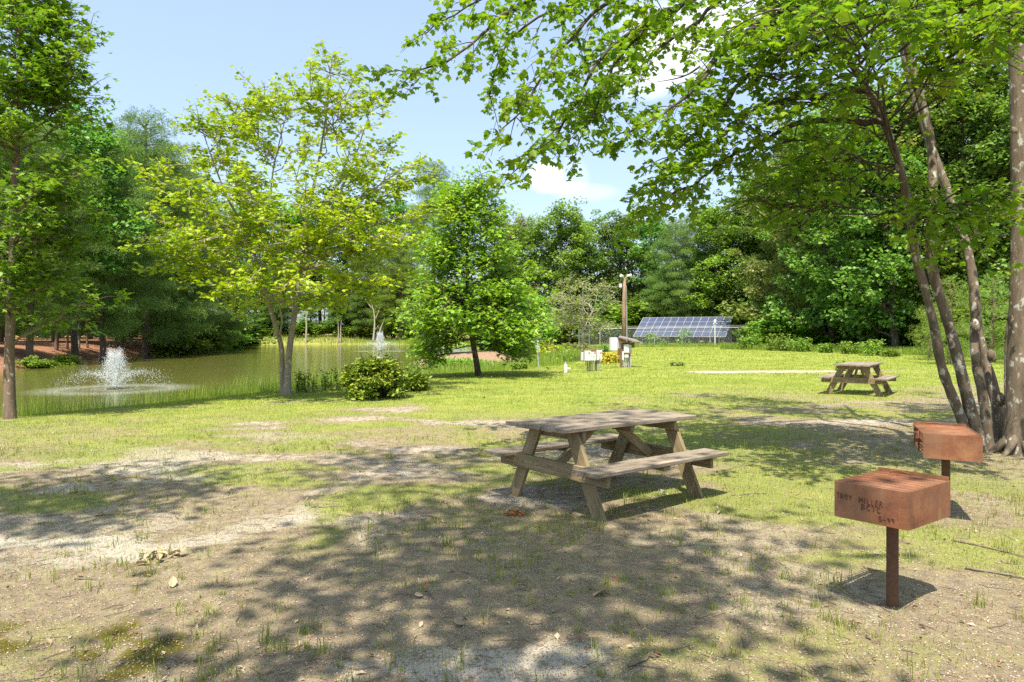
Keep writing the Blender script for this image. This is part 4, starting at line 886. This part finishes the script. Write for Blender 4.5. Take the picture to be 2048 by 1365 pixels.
# pale and dark trunks showing below the crowns on the left bank and the far shore
for k, (px, Yd, yt, w, lean) in enumerate(((62, 43, 560, .17, 4), (112, 44, 540, .2, 6), (135, 50, 560, .12, 0), (157, 46, 570, .16, 2), (175, 52, 560, .13, -4), (232, 58, 560, .16, 3), (262, 60, 540, .2, 8), (300, 70, 580, .15, 2), (396, 84, 600, .2, 10), (452, 104, 560, .18, -3), (470, 112, 580, .16, 2), (486, 116, 590, .16, 0), (540, 119, 600, .16, 3), (575, 120, 600, .15, 0), (648, 121, 600, .15, 2), (705, 121, 610, .14, 0), (560, 124, 590, .15, 0), (590, 122, 600, .12, 0))):
    while pond_sd((px - 1024) * Yd / F, Yd) < 1.6 and Yd < 140: Yd += .4
    x = (px - 1024) * Yd / F; z = float(g(x, Yd)); b = MB(); w *= .8; top = (YH - yt) * Yd / F + H - z
    b.tube(smooth_poly([(0, 0, -.3), (lean * .03, 0, top * .5), (lean * .08, .1, top)], 9), np.linspace(w, w * .6, 9), 7)
    e = empty('bare_trunk', (x, Yd, z), 'tree trunk rising out of the pine straw at the water of the left bank' if k < 9 else 'slender trunk at the back edge of the far shore', 'tree trunk', 'trunks on the left bank' if k < 9 else 'trunks on the far shore')
    b.build('trunk', M['bark_pine'] if k % 3 else M['bark_pale'], e, smooth=True)

# ------------------------------------------------------------------ utilities on the lawn
def frame_at(px, py, rz=0.0):
    x, y, z = hit(px, py); return (x, y, z), y / F
def light_pole():
    Yp = 45.0; x = (1248 - 1024) * Yp / F; z = float(g(x, Yp)); e = empty('light_pole', (x, Yp, z), 'wooden light pole with two white floodlights at its top, behind the roofed post', 'light pole')
    top = H + (YH - 556) * Yp / F - z; r = R(7)
    b = MB(); b.tube([(0, 0, -.3), (0, 0, top * .5), (.02, 0, top)], [.15, .13, .11], 12, True); b.build('pole', M['pole_wood'], e, smooth=True, gc=True)
    b = MB(); b.tube([(.17, -.02, -.1), (.17, -.02, top * .65)], .035, 8, True); b.tube([(.17, -.02, top * .65), (.15, -.02, top * .9)], .018, 6); b.build('conduit', M['galv'], e)
    for s, (dx, dz) in ((-1, (-.16, .10)), (1, (.36, .12))):
        b = MB(); b.tube([(0, -.05, top - .1), (dx * .6, -.12, top + dz * .8)], .02, 6); b.tube([(dx * .5, -.15, top + dz - .03), (dx + .08 * s, -.25, top + dz + .03)], [.06, .10], 10, True)
        b.tube([(dx * .5, -.1, top + dz), (dx * .5 + .1 * s, -.12, top + dz + .02)], .06, 8, True); b.build('floodlight', M['white'], e)
    b = MB(); b.box(-.34, -.16, -.18, -.02, top - .62, top - .38); b.build('control_box', M['boxgrey'], e)
    b = MB(); b.tube([(-.3, -.1, top - .62), (-.3, -.1, top - .9), (-.12, -.1, top - 1.05), (-.1, -.1, top - .5)], .012, 5); b.build('cable', M['black'], e)
light_pole()
def meter_boxes():
    (x, y, z), k = frame_at(1186, 743); e = empty('meter_box_rack', (x, y, z), 'low rack of four pale grey electric boxes with red stickers by the pond edge', 'electric box', rz=.12)
    U = lambda px: (px - 1186) * k; V = lambda py: (743 - py) * k
    for (a, b_, t, bt, yy) in ((1163.5, 1168, 705, 722, .12), (1169, 1182, 702, 722, 0), (1182.4, 1193, 704.5, 722, .05), (1194, 1205, 701, 721, .02)):
        m_ = MB(); m_.box(U(a), U(b_), yy, yy + .16, V(bt), V(t)); bx = m_.build('box', M['boxgrey'], e)
        m_ = MB(); m_.box(U(a) + .012, U(b_) - .012, yy - .010, yy - .001, V(bt) + .012, V(t) - .015); m_.build('box_door', M['white'], bx)
        if yy < .1:
            m_ = MB(); cx = U((a + b_) / 2 + 2.6); m_.tube([(cx, yy - .018, V(706.5)), (cx, yy - .012, V(706.5))], .034, 12, True); m_.build('red_sticker', M['red'], bx)
    for px in (1188, 1199.5):
        m_ = MB(); m_.tube([(U(px), -.05, V(712)), (U(px), -.12, V(712))], [.05, .04], 10, True); m_.tube([(U(px), -.1, V(712)), (U(px), -.1, V(722)), (U(px), .05, V(743))], .02, 6); m_.build('meter', M['boxgrey'], e)
    for px, w in ((1172.5, .022), (1188.5, .024), (1197.5, .022)):
        m_ = MB(); m_.tube([(U(px), .1, -.1), (U(px), .1, V(722) + .01)], w, 8); m_.build('leg', M['galv'], e)
    for px in (1176, 1179.5, 1182, 1185.5, 1192.5, 1195):
        m_ = MB(); m_.tube([(U(px), .14, -.1), (U(px), .14, V(722) + .01)], .018, 6); m_.build('cable_duct', M['black'], e)
    m_ = MB(); m_.board((U(1166), .22, V(703)), (U(1204), .22, V(701.5)), .08, .04, (0, 1, 0), R(1)); m_.build('back_rail', M['wood_old'], e, gc=True)
meter_boxes()
def roofed_post():
    (x, y, z), k = frame_at(1249, 735.5); e = empty('electric_panel_shelter', (x, y, z), 'brown wooden post with electric cabinets under a small shingled roof', 'utility shelter', rz=.1)
    U = lambda px: (px - 1249) * k; V = lambda py: (735.5 - py) * k; r = R(3)
    for px, yy in ((1242, 0), (1262, .35)):
        m_ = MB(); m_.board((U(px), yy, -.1), (U(px), yy, V(683)), .09, .09, (0, 1, 0), r); m_.build('post', M['wood_old'], e, gc=True)
    m_ = MB(); m_.box(U(1240), U(1264), .42, .46, V(712), V(684)); m_.build('back_board', M['wood_old'], e, gc=True)
    # roof: slab falling to the right, eaves forward
    m_ = MB(); m_.add([(U(1234.5), -.22, V(674)), (U(1283), -.30, V(686)), (U(1279), .62, V(679.5)), (U(1247), .62, V(671.5)), (U(1234.5), -.22, V(676)), (U(1283), -.30, V(688.5)), (U(1279), .62, V(682)), (U(1247), .62, V(674))],
        [np.array([(0, 1, 2, 3), (7, 6, 5, 4), (0, 4, 5, 1), (1, 5, 6, 2), (2, 6, 7, 3), (3, 7, 4, 0)])]); rf = m_.build('roof', M['shingle'], e)
    m_ = MB(); m_.add([(U(1236), -.16, V(677)), (U(1262), -.17, V(687)), (U(1240), -.16, V(686.5)), (U(1236), -.16, V(684)), (U(1236), -.13, V(677)), (U(1262), -.14, V(687)), (U(1240), -.13, V(686.5)), (U(1236), -.13, V(684))], [np.array([(3, 2, 1, 0), (4, 5, 6, 7)]), np.array([(0, 1, 5, 4), (1, 2, 6, 5), (2, 3, 7, 6), (3, 0, 4, 7)])]); m_.build('gable_board', M['wood_old'], e, gc=True)
    for (a, b_, t, bt, y0, y1, mt, nm) in ((1219, 1233, 675.5, 701, -.15, .12, 'white', 'cabinet'), (1247, 1257, 689, 706, -.1, .1, 'white', 'meter_cabinet'), (1248, 1256.5, 707.5, 716, -.06, .1, 'boxgrey', 'junction_box'), (1264.5, 1271, 686, 696, .1, .3, 'wood_old', 'side_box'), (1257.5, 1264, 690, 708, .05, .25, 'boxgrey', 'grey_cabinet')):
        m_ = MB(); m_.box(U(a), U(b_), y0, y1, V(bt), V(t)); c = m_.build(nm, M[mt], e, gc=(mt == 'wood_old'))
        if mt != 'wood_old': m_ = MB(); m_.box(U(a) + .012, U(b_) - .012, y0 - .008, y0 - .001, V(bt) + .012, V(t) - .012); m_.build('door', M[mt], c)
    m_ = MB(); m_.box(U(1233), U(1241), -.05, .1, V(697), V(680)); m_.build('cabinet_arm', M['pipe'], e)
    m_ = MB(); m_.tube([(U(1260), -.02, V(705)), (U(1260), -.04, V(705))], .03, 10, True); m_.build('red_sticker', M['red'], e)
    for px, bt in ((1245, 722), (1250, 716), (1253.5, 716), (1258, 708), (1261.5, 708)):
        m_ = MB(); m_.tube([(U(px), .05, -.1), (U(px), .05, V(bt) + .02)], .024, 8); m_.build('conduit', M['pipe'], e)
    m_ = MB(); m_.box(U(1243.5), U(1246.5), -.09, -.03, V(720), V(703)); m_.build('switch', M['white'], e)
m = Mat('shingles'); o = m.obj(); bk = m.n('ShaderNodeTexBrick', {'Vector': o, 'Color1': (.20, .165, .15), 'Color2': (.27, .23, .21), 'Mortar': (.07, .06, .055), 'Scale': 7.0, 'Mortar Size': .03}); m.bsdf(m.mix(m.math('MULTIPLY', m.noise(o, 30), .5), bk.outputs['Color'], (.16, .14, .13)), .9); M['shingle'] = m.m
roofed_post()
def standpipe():
    (x, y, z), k = frame_at(1131, 746); e = empty('water_standpipe', (x, y, z), 'short white standpipe with a side spout in the grass at the pond edge', 'standpipe')
    m_ = MB(); m_.board((0, 0, -.1), (0, 0, 17 * k), .13, .10, (0, 1, 0), R(1)); m_.build('post', M['white'], e)
    m_ = MB(); m_.tube([(0, 0, 17 * k), (0, 0, 22 * k)], [.05, .02], 8, True); m_.build('valve', M['galv'], e)
    m_ = MB(); m_.tube([(.06, -.03, 9 * k), (.2, -.03, 8.5 * k)], .02, 8, True); m_.build('spout', M['white'], e)
standpipe()
def notice():
    (x, y, z), k = frame_at(1078, 738); e = empty('notice_post', (x, y, z), 'leaning post with two small white notice boards at the pond edge', 'sign')
    U = lambda px: (px - 1078) * k; V = lambda py: (738 - py) * k
    m_ = MB(); m_.board((U(1078.5), .03, -.1), (U(1072.5), .03, V(680)), .06, .05, (0, 1, 0), R(2)); m_.build('post', M['galv'], e)
    for (cx, cy_, w, h) in ((1073.5, 684, 9.5, 17), (1076, 699, 7.5, 12)):
        m_ = MB(); M4 = Matrix.Translation((U(cx), 0, V(cy_))) @ Matrix.Rotation(-.11, 4, 'Y'); m_.box(-w * k / 2, w * k / 2, -.012, .012, -h * k / 2, h * k / 2, M4); bd = m_.build('board', M['white'], e)
        m_ = MB()
        for q in range(int(h / 3)): m_.box(-w * k * .36, w * k * (.2 + .15 * ((q * 7) % 3) / 2), -.016, -.013, h * k * (.36 - .22 * q) - .012, h * k * (.36 - .22 * q) + .012, M4)
        m_.build('text_lines', M['pipe'], bd)
notice()
def solar():
    Yp = 76.0; A = np.array(at(1258 + 29, 635, Yp + 3.3)); Bq = np.array(at(1465, 635.5, Yp - 1.6)); d = (Bq - A); d[2] = 0; L = np.linalg.norm(d); d = d / L
    dn = np.array([-1.55, -3.1, 0]); dn = dn - d * np.dot(dn, d) * .55; run = np.linalg.norm(dn); dn = dn / run; A[2] = 2.95; zb = .88; org = A.copy(); org[2] = float(g(A[0], A[1]))
    e = empty('solar_array', org, 'tilted array of blue solar modules behind the chain link fence', 'solar panels')
    def P(u, v, off=0):   # v 0 top .. 1 bottom
        p = A + d * u * L + dn * v * run; p = p.copy(); p[2] = A[2] + (zb - A[2]) * v; nrm = np.cross(d, np.array([*(dn[:2] * run), zb - A[2]])); nrm = nrm / np.linalg.norm(nrm); nrm = nrm if nrm[2] > 0 else -nrm
        return p + nrm * off - org
    nc, nr = 12, 4
    m = Mat('solar_cells'); m.bsdf(m.mix(m.noise(m.obj(), 3), (.045, .055, .10), (.06, .075, .13)), .2, 0, spec=.6); M['cell'] = m.m
    for i in range(nc):
        for j in range(nr):
            u0, u1, v0, v1 = (i + .05) / nc, (i + .95) / nc, (j + .03) / nr, (j + .97) / nr; b = MB()
            b.add(np.array([P(u0, v0, .03), P(u1, v0, .03), P(u1, v1, .03), P(u0, v1, .03), P(u0, v0, 0), P(u1, v0, 0), P(u1, v1, 0), P(u0, v1, 0)]), [np.array([(0, 3, 2, 1), (4, 5, 6, 7), (0, 1, 5, 4), (1, 2, 6, 5), (2, 3, 7, 6), (3, 0, 4, 7)])]); b.build('solar_module', M['cell'], e)
    b = MB()
    for i in range(nc + 1): b.tube([P(i / nc, -.005, .03), P(i / nc, 1.005, .03)], .022, 4, True)
    for j in range(nr + 1): b.tube([P(0, j / nr, .025), P(1, j / nr, .025)], .011, 4, True)
    b.build('frame', M['alu'], e)
    for i in range(5):
        u = .08 + i * .21
        for v in (.2, .8):
            p = P(u, v, -.05); q = p.copy(); q[2] = -.3; b = MB(); b.tube([q, p], .05, 8); b.build('support_leg', M['galv'], e)
solar()
def fence():
    pts = [at(1158, 0, 74), at(1200, 0, 70.5), at(1420, 0, 69.5), at(1535, 0, 68.5)]; pts = [np.array([p[0], p[1], 0.]) for p in pts]
    e = empty('chain_link_fence', tuple(pts[0]), 'galvanised chain link fence with barbed wire in front of the solar array', 'fence'); O = pts[0]
    mesh = MB(); rail = MB(); Hf = 1.83
    for a, b_ in zip(pts[:-1], pts[1:]):
        L = np.linalg.norm(b_ - a); d = (b_ - a) / L; gz = lambda p: float(g(p[0], p[1]))
        n = max(2, int(round(L / 2.6)))
        for k in range(n + 1):
            p = a + d * L * k / n; z = gz(p); q = MB(); q.tube([p - O + (0, 0, z - .2), p - O + (0, 0, z + Hf + .02)], .045 if k in (0, n) else .03, 8, True); q.tube([p - O + (0, 0, z + Hf), p - O + (.02, -.2, z + Hf + .25)], .014, 5)
            if not (k == n and b_ is not pts[-1]): q.build('fence_post', M['galv'], e)
        for hz in (Hf, .06): rail.tube([a - O + (0, 0, hz + gz(a)), b_ - O + (0, 0, hz + gz(b_))], .022, 6)
        for w in range(3): rail.tube([a - O + (.005 * w, -.06 - .06 * w, Hf + .08 + .07 * w + gz(a)), b_ - O + (.005 * w, -.06 - .06 * w, Hf + .08 + .07 * w + gz(b_))], .006, 4)
        st = .13; m_ = int((L + Hf) / st)
        for sgn in (1, -1):
            for k in range(m_):
                s0 = k * st - (Hf if sgn > 0 else 0); s1 = s0 + Hf * sgn; z0, z1 = 0.03, Hf
                if sgn > 0:
                    if s0 < 0: z0 += -s0; s0 = 0
                    if s1 > L: z1 -= (s1 - L); s1 = L
                else:
                    if s0 > L: z0 += s0 - L; s0 = L
                    if s1 < 0: z1 -= -s1; s1 = 0
                if z1 - z0 < .05: continue
                p = a + d * s0; q = a + d * s1; mesh.tube([p - O + (0, 0, z0 + gz(p)), q - O + (0, 0, z1 + gz(q))], .0045, 3)
    mesh.build('wire_mesh', M['galv'], e); rail.build('rail', M['galv'], e)
fence()
def white_post():
    Yp = 67.5; x = (1430 - 1024) * Yp / F; z = float(g(x, Yp)); e = empty('lamp_post', (x, Yp, z), 'thin white post with a small lamp on top, in front of the solar array', 'lamp post')
    b = MB(); b.tube([(0, 0, -.1), (0, 0, 2.25)], .05, 8); b.build('post', M['white'], e)
    b = MB(); b.tube([(0, 0, 2.25), (0, 0, 2.45), (0, 0, 2.6)], [.12, .15, .05], 10, True); b.tube([(-.2, 0, 2.2), (.2, 0, 2.2)], .04, 6, True); b.build('lamp_head', M['white'], e)
white_post()

# ------------------------------------------------------------------ grasses
gr = R(700); GM = MB(); I3 = np.array([0, 0, 1.])
def blades(mb, x, y, h, w, tv, tf, lean=.5):
    n = len(x); z = g(x, y); a = gr.uniform(0, 6.28, n); X_ = np.stack([np.cos(a), np.sin(a), 0 * a], -1); Yl = np.stack([-np.sin(a), np.cos(a), 0 * a], -1)
    k = np.asarray(h)[:, None]; P = np.stack([x, y, z - .004], -1); tv = np.array(tv)
    V = P[:, None] + tv[None, :, 0:1] * (X_ * np.asarray(w)[:, None])[:, None] + tv[None, :, 1:2] * (Yl * k * lean * gr.uniform(.2, 2.0, (n, 1)))[:, None] + tv[None, :, 2:3] * (I3 * k)[:, None]
    off = (np.arange(n) * len(tv))[:, None]; mb.add(V.reshape(-1, 3), [np.array(t)[None] + off for t in tf])
SMB = MB()
for (y0, y1, den, h, w) in ((2.3, 6, 3200, .025, .0035), (6, 10, 2200, .028, .0045), (10, 15, 1000, .030, .007), (15, 24, 430, .036, .011), (24, 38, 150, .042, .02), (38, 70, 40, .055, .04)):
    wmax = .8 * y1 + 2; n = int(den * (y1 - y0) * 2 * wmax); y = gr.uniform(y0, y1, n); x = gr.uniform(-wmax, wmax, n); ok = (np.abs(x) < .8 * y + 1.5); x, y = x[ok], y[ok]
    d = grass_d(x, y); d = d * sstep(.30, .62, vn(x, y, .16, 68) * .6 + .4 * vn(x, y, .05, 69) + d * .3) if y0 < 12 else d
    ok = (gr.random(len(x)) < d) & (pond_sd(x, y) > .2); x, y = x[ok], y[ok]; n = len(x)
    blades(SMB if y0 < 10 else GM, x, y, h * gr.uniform(.4, 1.7, n), w * gr.uniform(.6, 1.3, n), BLADE, BLADE_F, 1.1 if y0 < 10 else .6)
o = SMB.build('thin_grass', M['grass_t']); tag(o, 'thin patchy grass on the worn ground around the picnic table', 'grass', kind='stuff')
o = GM.build('lawn_grass', M['grass']); tag(o, 'short lime green grass of the sunny lawn', 'grass', kind='stuff')
TM = MB()   # separate tufts on the bare ground
n = 5200; y = 2.3 + 8.5 * gr.random(n) ** .8; x = gr.uniform(-1, 1, n) * (.8 * y + 1.5); keep = gr.random(n) < (.05 + 1.0 * sstep(.46, .64, fbm(x, y, .8, 60))) * (1 - .8 * sand_d(x, y)); x, y = x[keep], y[keep]
for px, py in ((760, 1060), (700, 1050), (730, 1080), (500, 960), (640, 1010), (1155, 1050), (1170, 990), (1640, 1190), (1600, 1210), (1560, 1150), (1420, 1110), (1210, 1300), (430, 1330), (1820, 1120), (1790, 900), (1820, 890), (1900, 1060), (1500, 1010), (880, 1340), (150, 990), (240, 1090), (1000, 1150), (1730, 1170)):
    q = hit(px, py); m_ = 5; x = np.append(x, q[0] + gr.normal(size=m_) * .09); y = np.append(y, q[1] + gr.normal(size=m_) * .09)
nb = gr.integers(4, 16, len(x)); xx = np.repeat(x, nb); yy = np.repeat(y, nb); sz = np.repeat(gr.uniform(.35, 1.4, len(x)) ** 1.6, nb); m_ = len(xx)
xx = xx + gr.normal(size=m_) * .022 * sz; yy = yy + gr.normal(size=m_) * .022 * sz
blades(TM, xx, yy, .062 * sz * gr.uniform(.5, 1.4, m_), .0055 * gr.uniform(.6, 1.3, m_), TALL, TALL_F, .9)
o = TM.build('grass_tufts', M['grass_t']); tag(o, 'scattered green grass tufts on the bare shaded ground', 'grass', kind='stuff')
RM = MB()   # tall grass and reeds along the near shore
n = 260000; x = gr.uniform(-24, 9, n); y = gr.uniform(10, 62, n); s = pond_sd(x, y); ok = (s > -.7) & (s < 3.2) & (isl(x, y) < -.2) & (gr.random(n) < np.clip(1.1 - np.abs(s - .9) / 2.4, 0, 1)); x, y, s = x[ok], y[ok], s[ok]
far_ = y / 22; h = (.22 + .75 * fbm(x, y, 1.5, 65) ** 1.5) * gr.uniform(.4, 1.5, len(x)) * (1 - .55 * sstep(1.4, 3.2, s)); blades(RM, x, y, h, .008 * np.maximum(far_, .8) * gr.uniform(.6, 1.4, len(x)), TALL, TALL_F, .8)
for k in range(2):
    n = 14000; x = gr.uniform(-24, 6, n); y = gr.uniform(12, 50, n); s = pond_sd(x, y); ok = (s > -1.5) & (s < .6) & (isl(x, y) < -.3) & (vn(x, y, 1.3, 66) > .5); x, y = x[ok], y[ok]; blades(RM, x, y, gr.uniform(.45, 1.05, len(x)), np.full(len(x), .008) * np.maximum(y / 22, .8), TALL, TALL_F, .22)
n = 40000; x = gr.uniform(-46, 4, n); y = gr.uniform(90, 119, n); s = pond_sd(x, y); ok = (s > -.3) & (s < 3.5); x, y = x[ok], y[ok]; blades(RM, x, y, .5 * gr.uniform(.3, 1.6, len(x)), np.full(len(x), .05), TALL, TALL_F, .4)
n = 26000; x = gr.uniform(3, 22, n); y = gr.uniform(52, 69, n); ok = ((y > 66.5) | (pond_sd(x, y) < 2.5)) & (gr.random(n) < .9); x, y = x[ok], y[ok]; blades(RM, x, y, .35 * gr.uniform(.3, 1.6, len(x)), np.full(len(x), .03), TALL, TALL_F, .4)
n = 30000; px_ = gr.uniform(1440, 2080, n); y = 60 - (px_ - 1475) * .036 + gr.uniform(-2.5, 3, n); x = (px_ - 1024) * y / F; blades(RM, x, y, .38 * gr.uniform(.2, 1.5, n), np.full(n, .025), TALL, TALL_F, .4)
o = RM.build('tall_grass', M['reed']); tag(o, 'tall grass and rushes along the pond shore and lawn edges', 'tall grass', kind='stuff')

# ------------------------------------------------------------------ litter on the ground
M['dry'] = leaf_mat('dry_leaf', [(.14, .08, .05), (.28, .19, .12), (.40, .31, .22), (.48, .40, .31)], .1, clump=.4, rough=.8)
M['twig'] = bark_mat('dead_twig', (.12, .09, .07), (.3, .25, .2))
LM = MB(); n = 150000; y = 2.2 + 10 * gr.random(n) ** 1.5; x = gr.uniform(-1, 1, n) * (.8 * y + 1); z = g(x, y); P = np.stack([x, y, z + .004], -1)
N_ = norm(np.column_stack([gr.normal(size=(n, 2)) * .5, np.ones(n)])); X_ = norm(np.cross(N_, gr.normal(size=(n, 3)))); Y_ = np.cross(N_, X_)
LM.inst([(0, 0, 0), (.3, .4, .12), (0, 1, 0), (-.3, .5, .16)], KITE_F, P, X_, Y_, N_, np.where(gr.random(n) < .012, gr.uniform(.025, .05, n), gr.uniform(.004, .015, n)))
o = LM.build('leaf_litter', M['dry']); tag(o, 'small dry leaf bits scattered over the bare ground', 'leaf litter', kind='stuff')
SM = MB()
for k in range(1500):
    yq = 2.3 + 11 * gr.random() ** 1.2; xq = gr.uniform(-1, 1) * (.8 * yq + 1); a = gr.uniform(0, 3.14); L = gr.uniform(.03, .16); d = np.array([math.cos(a), math.sin(a)]); q = [(xq + d[0] * L * t + gr.normal() * .004, yq + d[1] * L * t + gr.normal() * .004) for t in (-.5, 0, .5)]
    SM.tube([(u, v, float(g(u, v)) + .006) for u, v in q], [.0022, .0028, .0015], 4)
o = SM.build('twig_litter', M['twig']); tag(o, 'thin dead twigs strewn over the bare ground', 'twigs', kind='stuff')
PB = MB(); n = 16000; y = 2.2 + 8 * gr.random(n) ** 1.4; x = gr.uniform(-1, 1, n) * (.8 * y + 1); P = np.stack([x, y, g(x, y) + .002], -1); I = np.tile(np.eye(3)[None], (n, 1, 1))
PB.inst([(1, 0, 0), (-1, .2, 0), (0, 1, 0), (.1, -1, 0), (0, 0, .7), (0, 0, -.7)], [[0, 2, 4], [2, 1, 4], [1, 3, 4], [3, 0, 4], [2, 0, 5], [1, 2, 5], [3, 1, 5], [0, 3, 5]], P, I[:, 0], I[:, 1], I[:, 2], gr.uniform(.002, .007, n))
o = PB.build('pebbles', plain('pebble', (.38, .34, .30), .8, 0, .5, 30)); tag(o, 'tiny pebbles and grit on the bare ground', 'pebbles', kind='stuff')
def stick(px, py, L, ang, rad, label, seed, fork=True):
    x, y, z = hit(px, py); r = R(seed); d = np.array([math.cos(ang), math.sin(ang)]); b = MB(); pts = []
    for t in np.linspace(-.5, .5, 7): u, v = d * L * t + r.normal(size=2) * .008; pts.append((u, v, float(g(x + u, y + v)) - z + rad * .8 + abs(r.normal()) * .003))
    b.tube(pts, np.linspace(rad, rad * .5, 7), 6, True)
    if fork: a = pts[4]; b.tube([a, (a[0] + d[1] * L * .12, a[1] - d[0] * L * .12 + .02, a[2] + .01), (a[0] + d[1] * L * .2 + d[0] * .05, a[1] - d[0] * L * .2, a[2] + .005)], [rad * .5, rad * .4, rad * .2], 5)
    o = b.build('stick', M['twig'], smooth=True); o.location = (x, y, z); tag(o, label, 'stick', 'fallen sticks on the bare ground')
for k, a in enumerate(((232, 1030, .30, .3, .007, 'short dark stick on the pale sand at the left'), (655, 1016, .30, .1, .006, 'thin stick in the grass left of the nearer picnic table'), (862, 1036, .22, -.5, .008, 'crooked dark stick left of the scattered red leaves'), (1290, 1322, .20, .6, .009, 'dark stick at the bottom edge below the nearer picnic table'),
        (1075, 1250, .08, .1, .004, 'little twig in the middle of the bottom foreground'), (170, 1160, .16, 0, .005, 'straight pale twig at the far left foreground'), (1985, 1100, .5, -.9, .008, 'long pale stick right of the lettered grill'), (855, 1190, .12, -1.2, .005, 'upright leaning twig beside a curled brown leaf'), (2000, 1150, .4, -.6, .010, 'thicker stick at the right edge beside the lettered grill'), (1500, 990, .35, .2, .004, 'long thin twig right of the nearer picnic table'))):
    stick(*a, seed=300 + k)
def dead_leaves(px, py, n, size, spread, label, seed, mat='dry', name='dead_leaf', cat='dead leaf', group=None, curl=.5):
    x, y, z = hit(px, py); r = R(seed); b = MB(); P = np.column_stack([r.normal(size=(n, 2)) * spread, np.zeros(n)]); P[:, 2] = g(x + P[:, 0], y + P[:, 1]) - z + .008 + (r.random(n) * .03 if n > 1 else 0)
    N_ = norm(np.column_stack([r.normal(size=(n, 2)) * .35, np.ones(n)])); X_ = norm(np.cross(N_, r.normal(size=(n, 3)))); Y_ = np.cross(N_, X_)
    tv = [(0, 0, 0), (.2, .12, curl * .35), (.32, .4, curl * .5), (.22, .75, curl * .35), (0, 1, .08), (-.2, .72, curl * .3), (-.3, .4, curl * .45), (-.18, .1, curl * .3), (0, .4, 0), (0, .75, 0)]
    b.inst(tv, [[0, 1, 8], [1, 2, 8], [2, 9, 8], [2, 3, 9], [3, 4, 9], [4, 5, 9], [5, 6, 9], [6, 8, 9], [6, 7, 8], [7, 0, 8]], P, X_, Y_, N_, size * r.uniform(.6, 1.2, n))
    o = b.build(name, M[mat]); o.location = (x, y, z); tag(o, label, cat, group)
M['redleaf'] = leaf_mat('red_brown_leaf', [(.22, .06, .03), (.35, .12, .05), (.42, .2, .09)], .2, clump=.1); M['tan'] = leaf_mat('tan_leaf', [(.27, .21, .13), (.38, .31, .2)], .1, clump=.2)
dead_leaves(1028, 1031, 26, .055, .055, 'small heap of red brown maple leaves in front of the nearer picnic table', 401, 'redleaf', 'leaf_pile', 'leaf pile')
dead_leaves(318, 1120, 24, .07, .07, 'heap of curled grey brown husks in the left foreground', 402, 'tan', 'husk_pile', 'leaf pile')
for k, (px, py, s, mt, lab) in enumerate(((345, 1178, .10, 'tan', 'large curled tan leaf below the husk heap'), (925, 1247, .085, 'tan', 'pale curled leaf in the middle foreground below the picnic table'), (848, 1180, .07, 'redleaf', 'upright reddish curled leaf beside a leaning twig'), (765, 1108, .07, 'tan', 'small pinkish leaf left of the middle foreground'),
        (845, 1193, .08, 'dry', 'flat brown leaf under the leaning twig'), (1188, 1196, .11, 'dry', 'greenish brown curled frond left of the lettered grill'), (1230, 1160, .07, 'redleaf', 'dark red small leaf right of the curled frond'), (905, 1143, .05, 'redleaf', 'small orange brown leaf in the middle foreground'), (965, 797, .35, 'dry', 'brown dead branch tip lying on the sunny lawn'), (1320, 1310, .06, 'redleaf', 'orange leaf by the dark stick at the bottom edge'))):
    dead_leaves(px, py, 1, s, 0, lab, 410 + k, mt, curl=.22)
# crumpled paper under the table
x, y, z = hit(1323, 990); b = MB(); r = R(9); b.add([(0, 0, 0), (.03, .01, .02), (.05, -.01, .0), (.02, -.02, .045), (-.01, .01, .05), (.065, .0, -.0), (.04, .02, .015)], [np.array([(0, 1, 4), (1, 3, 4), (0, 3, 1), (1, 2, 3), (1, 5, 2), (1, 6, 5), (0, 4, 3)])])
o = b.build('paper_scrap', M['white']); o.location = (x, y, z + .004); tag(o, 'small crumpled white paper scrap under the nearer picnic table', 'litter')
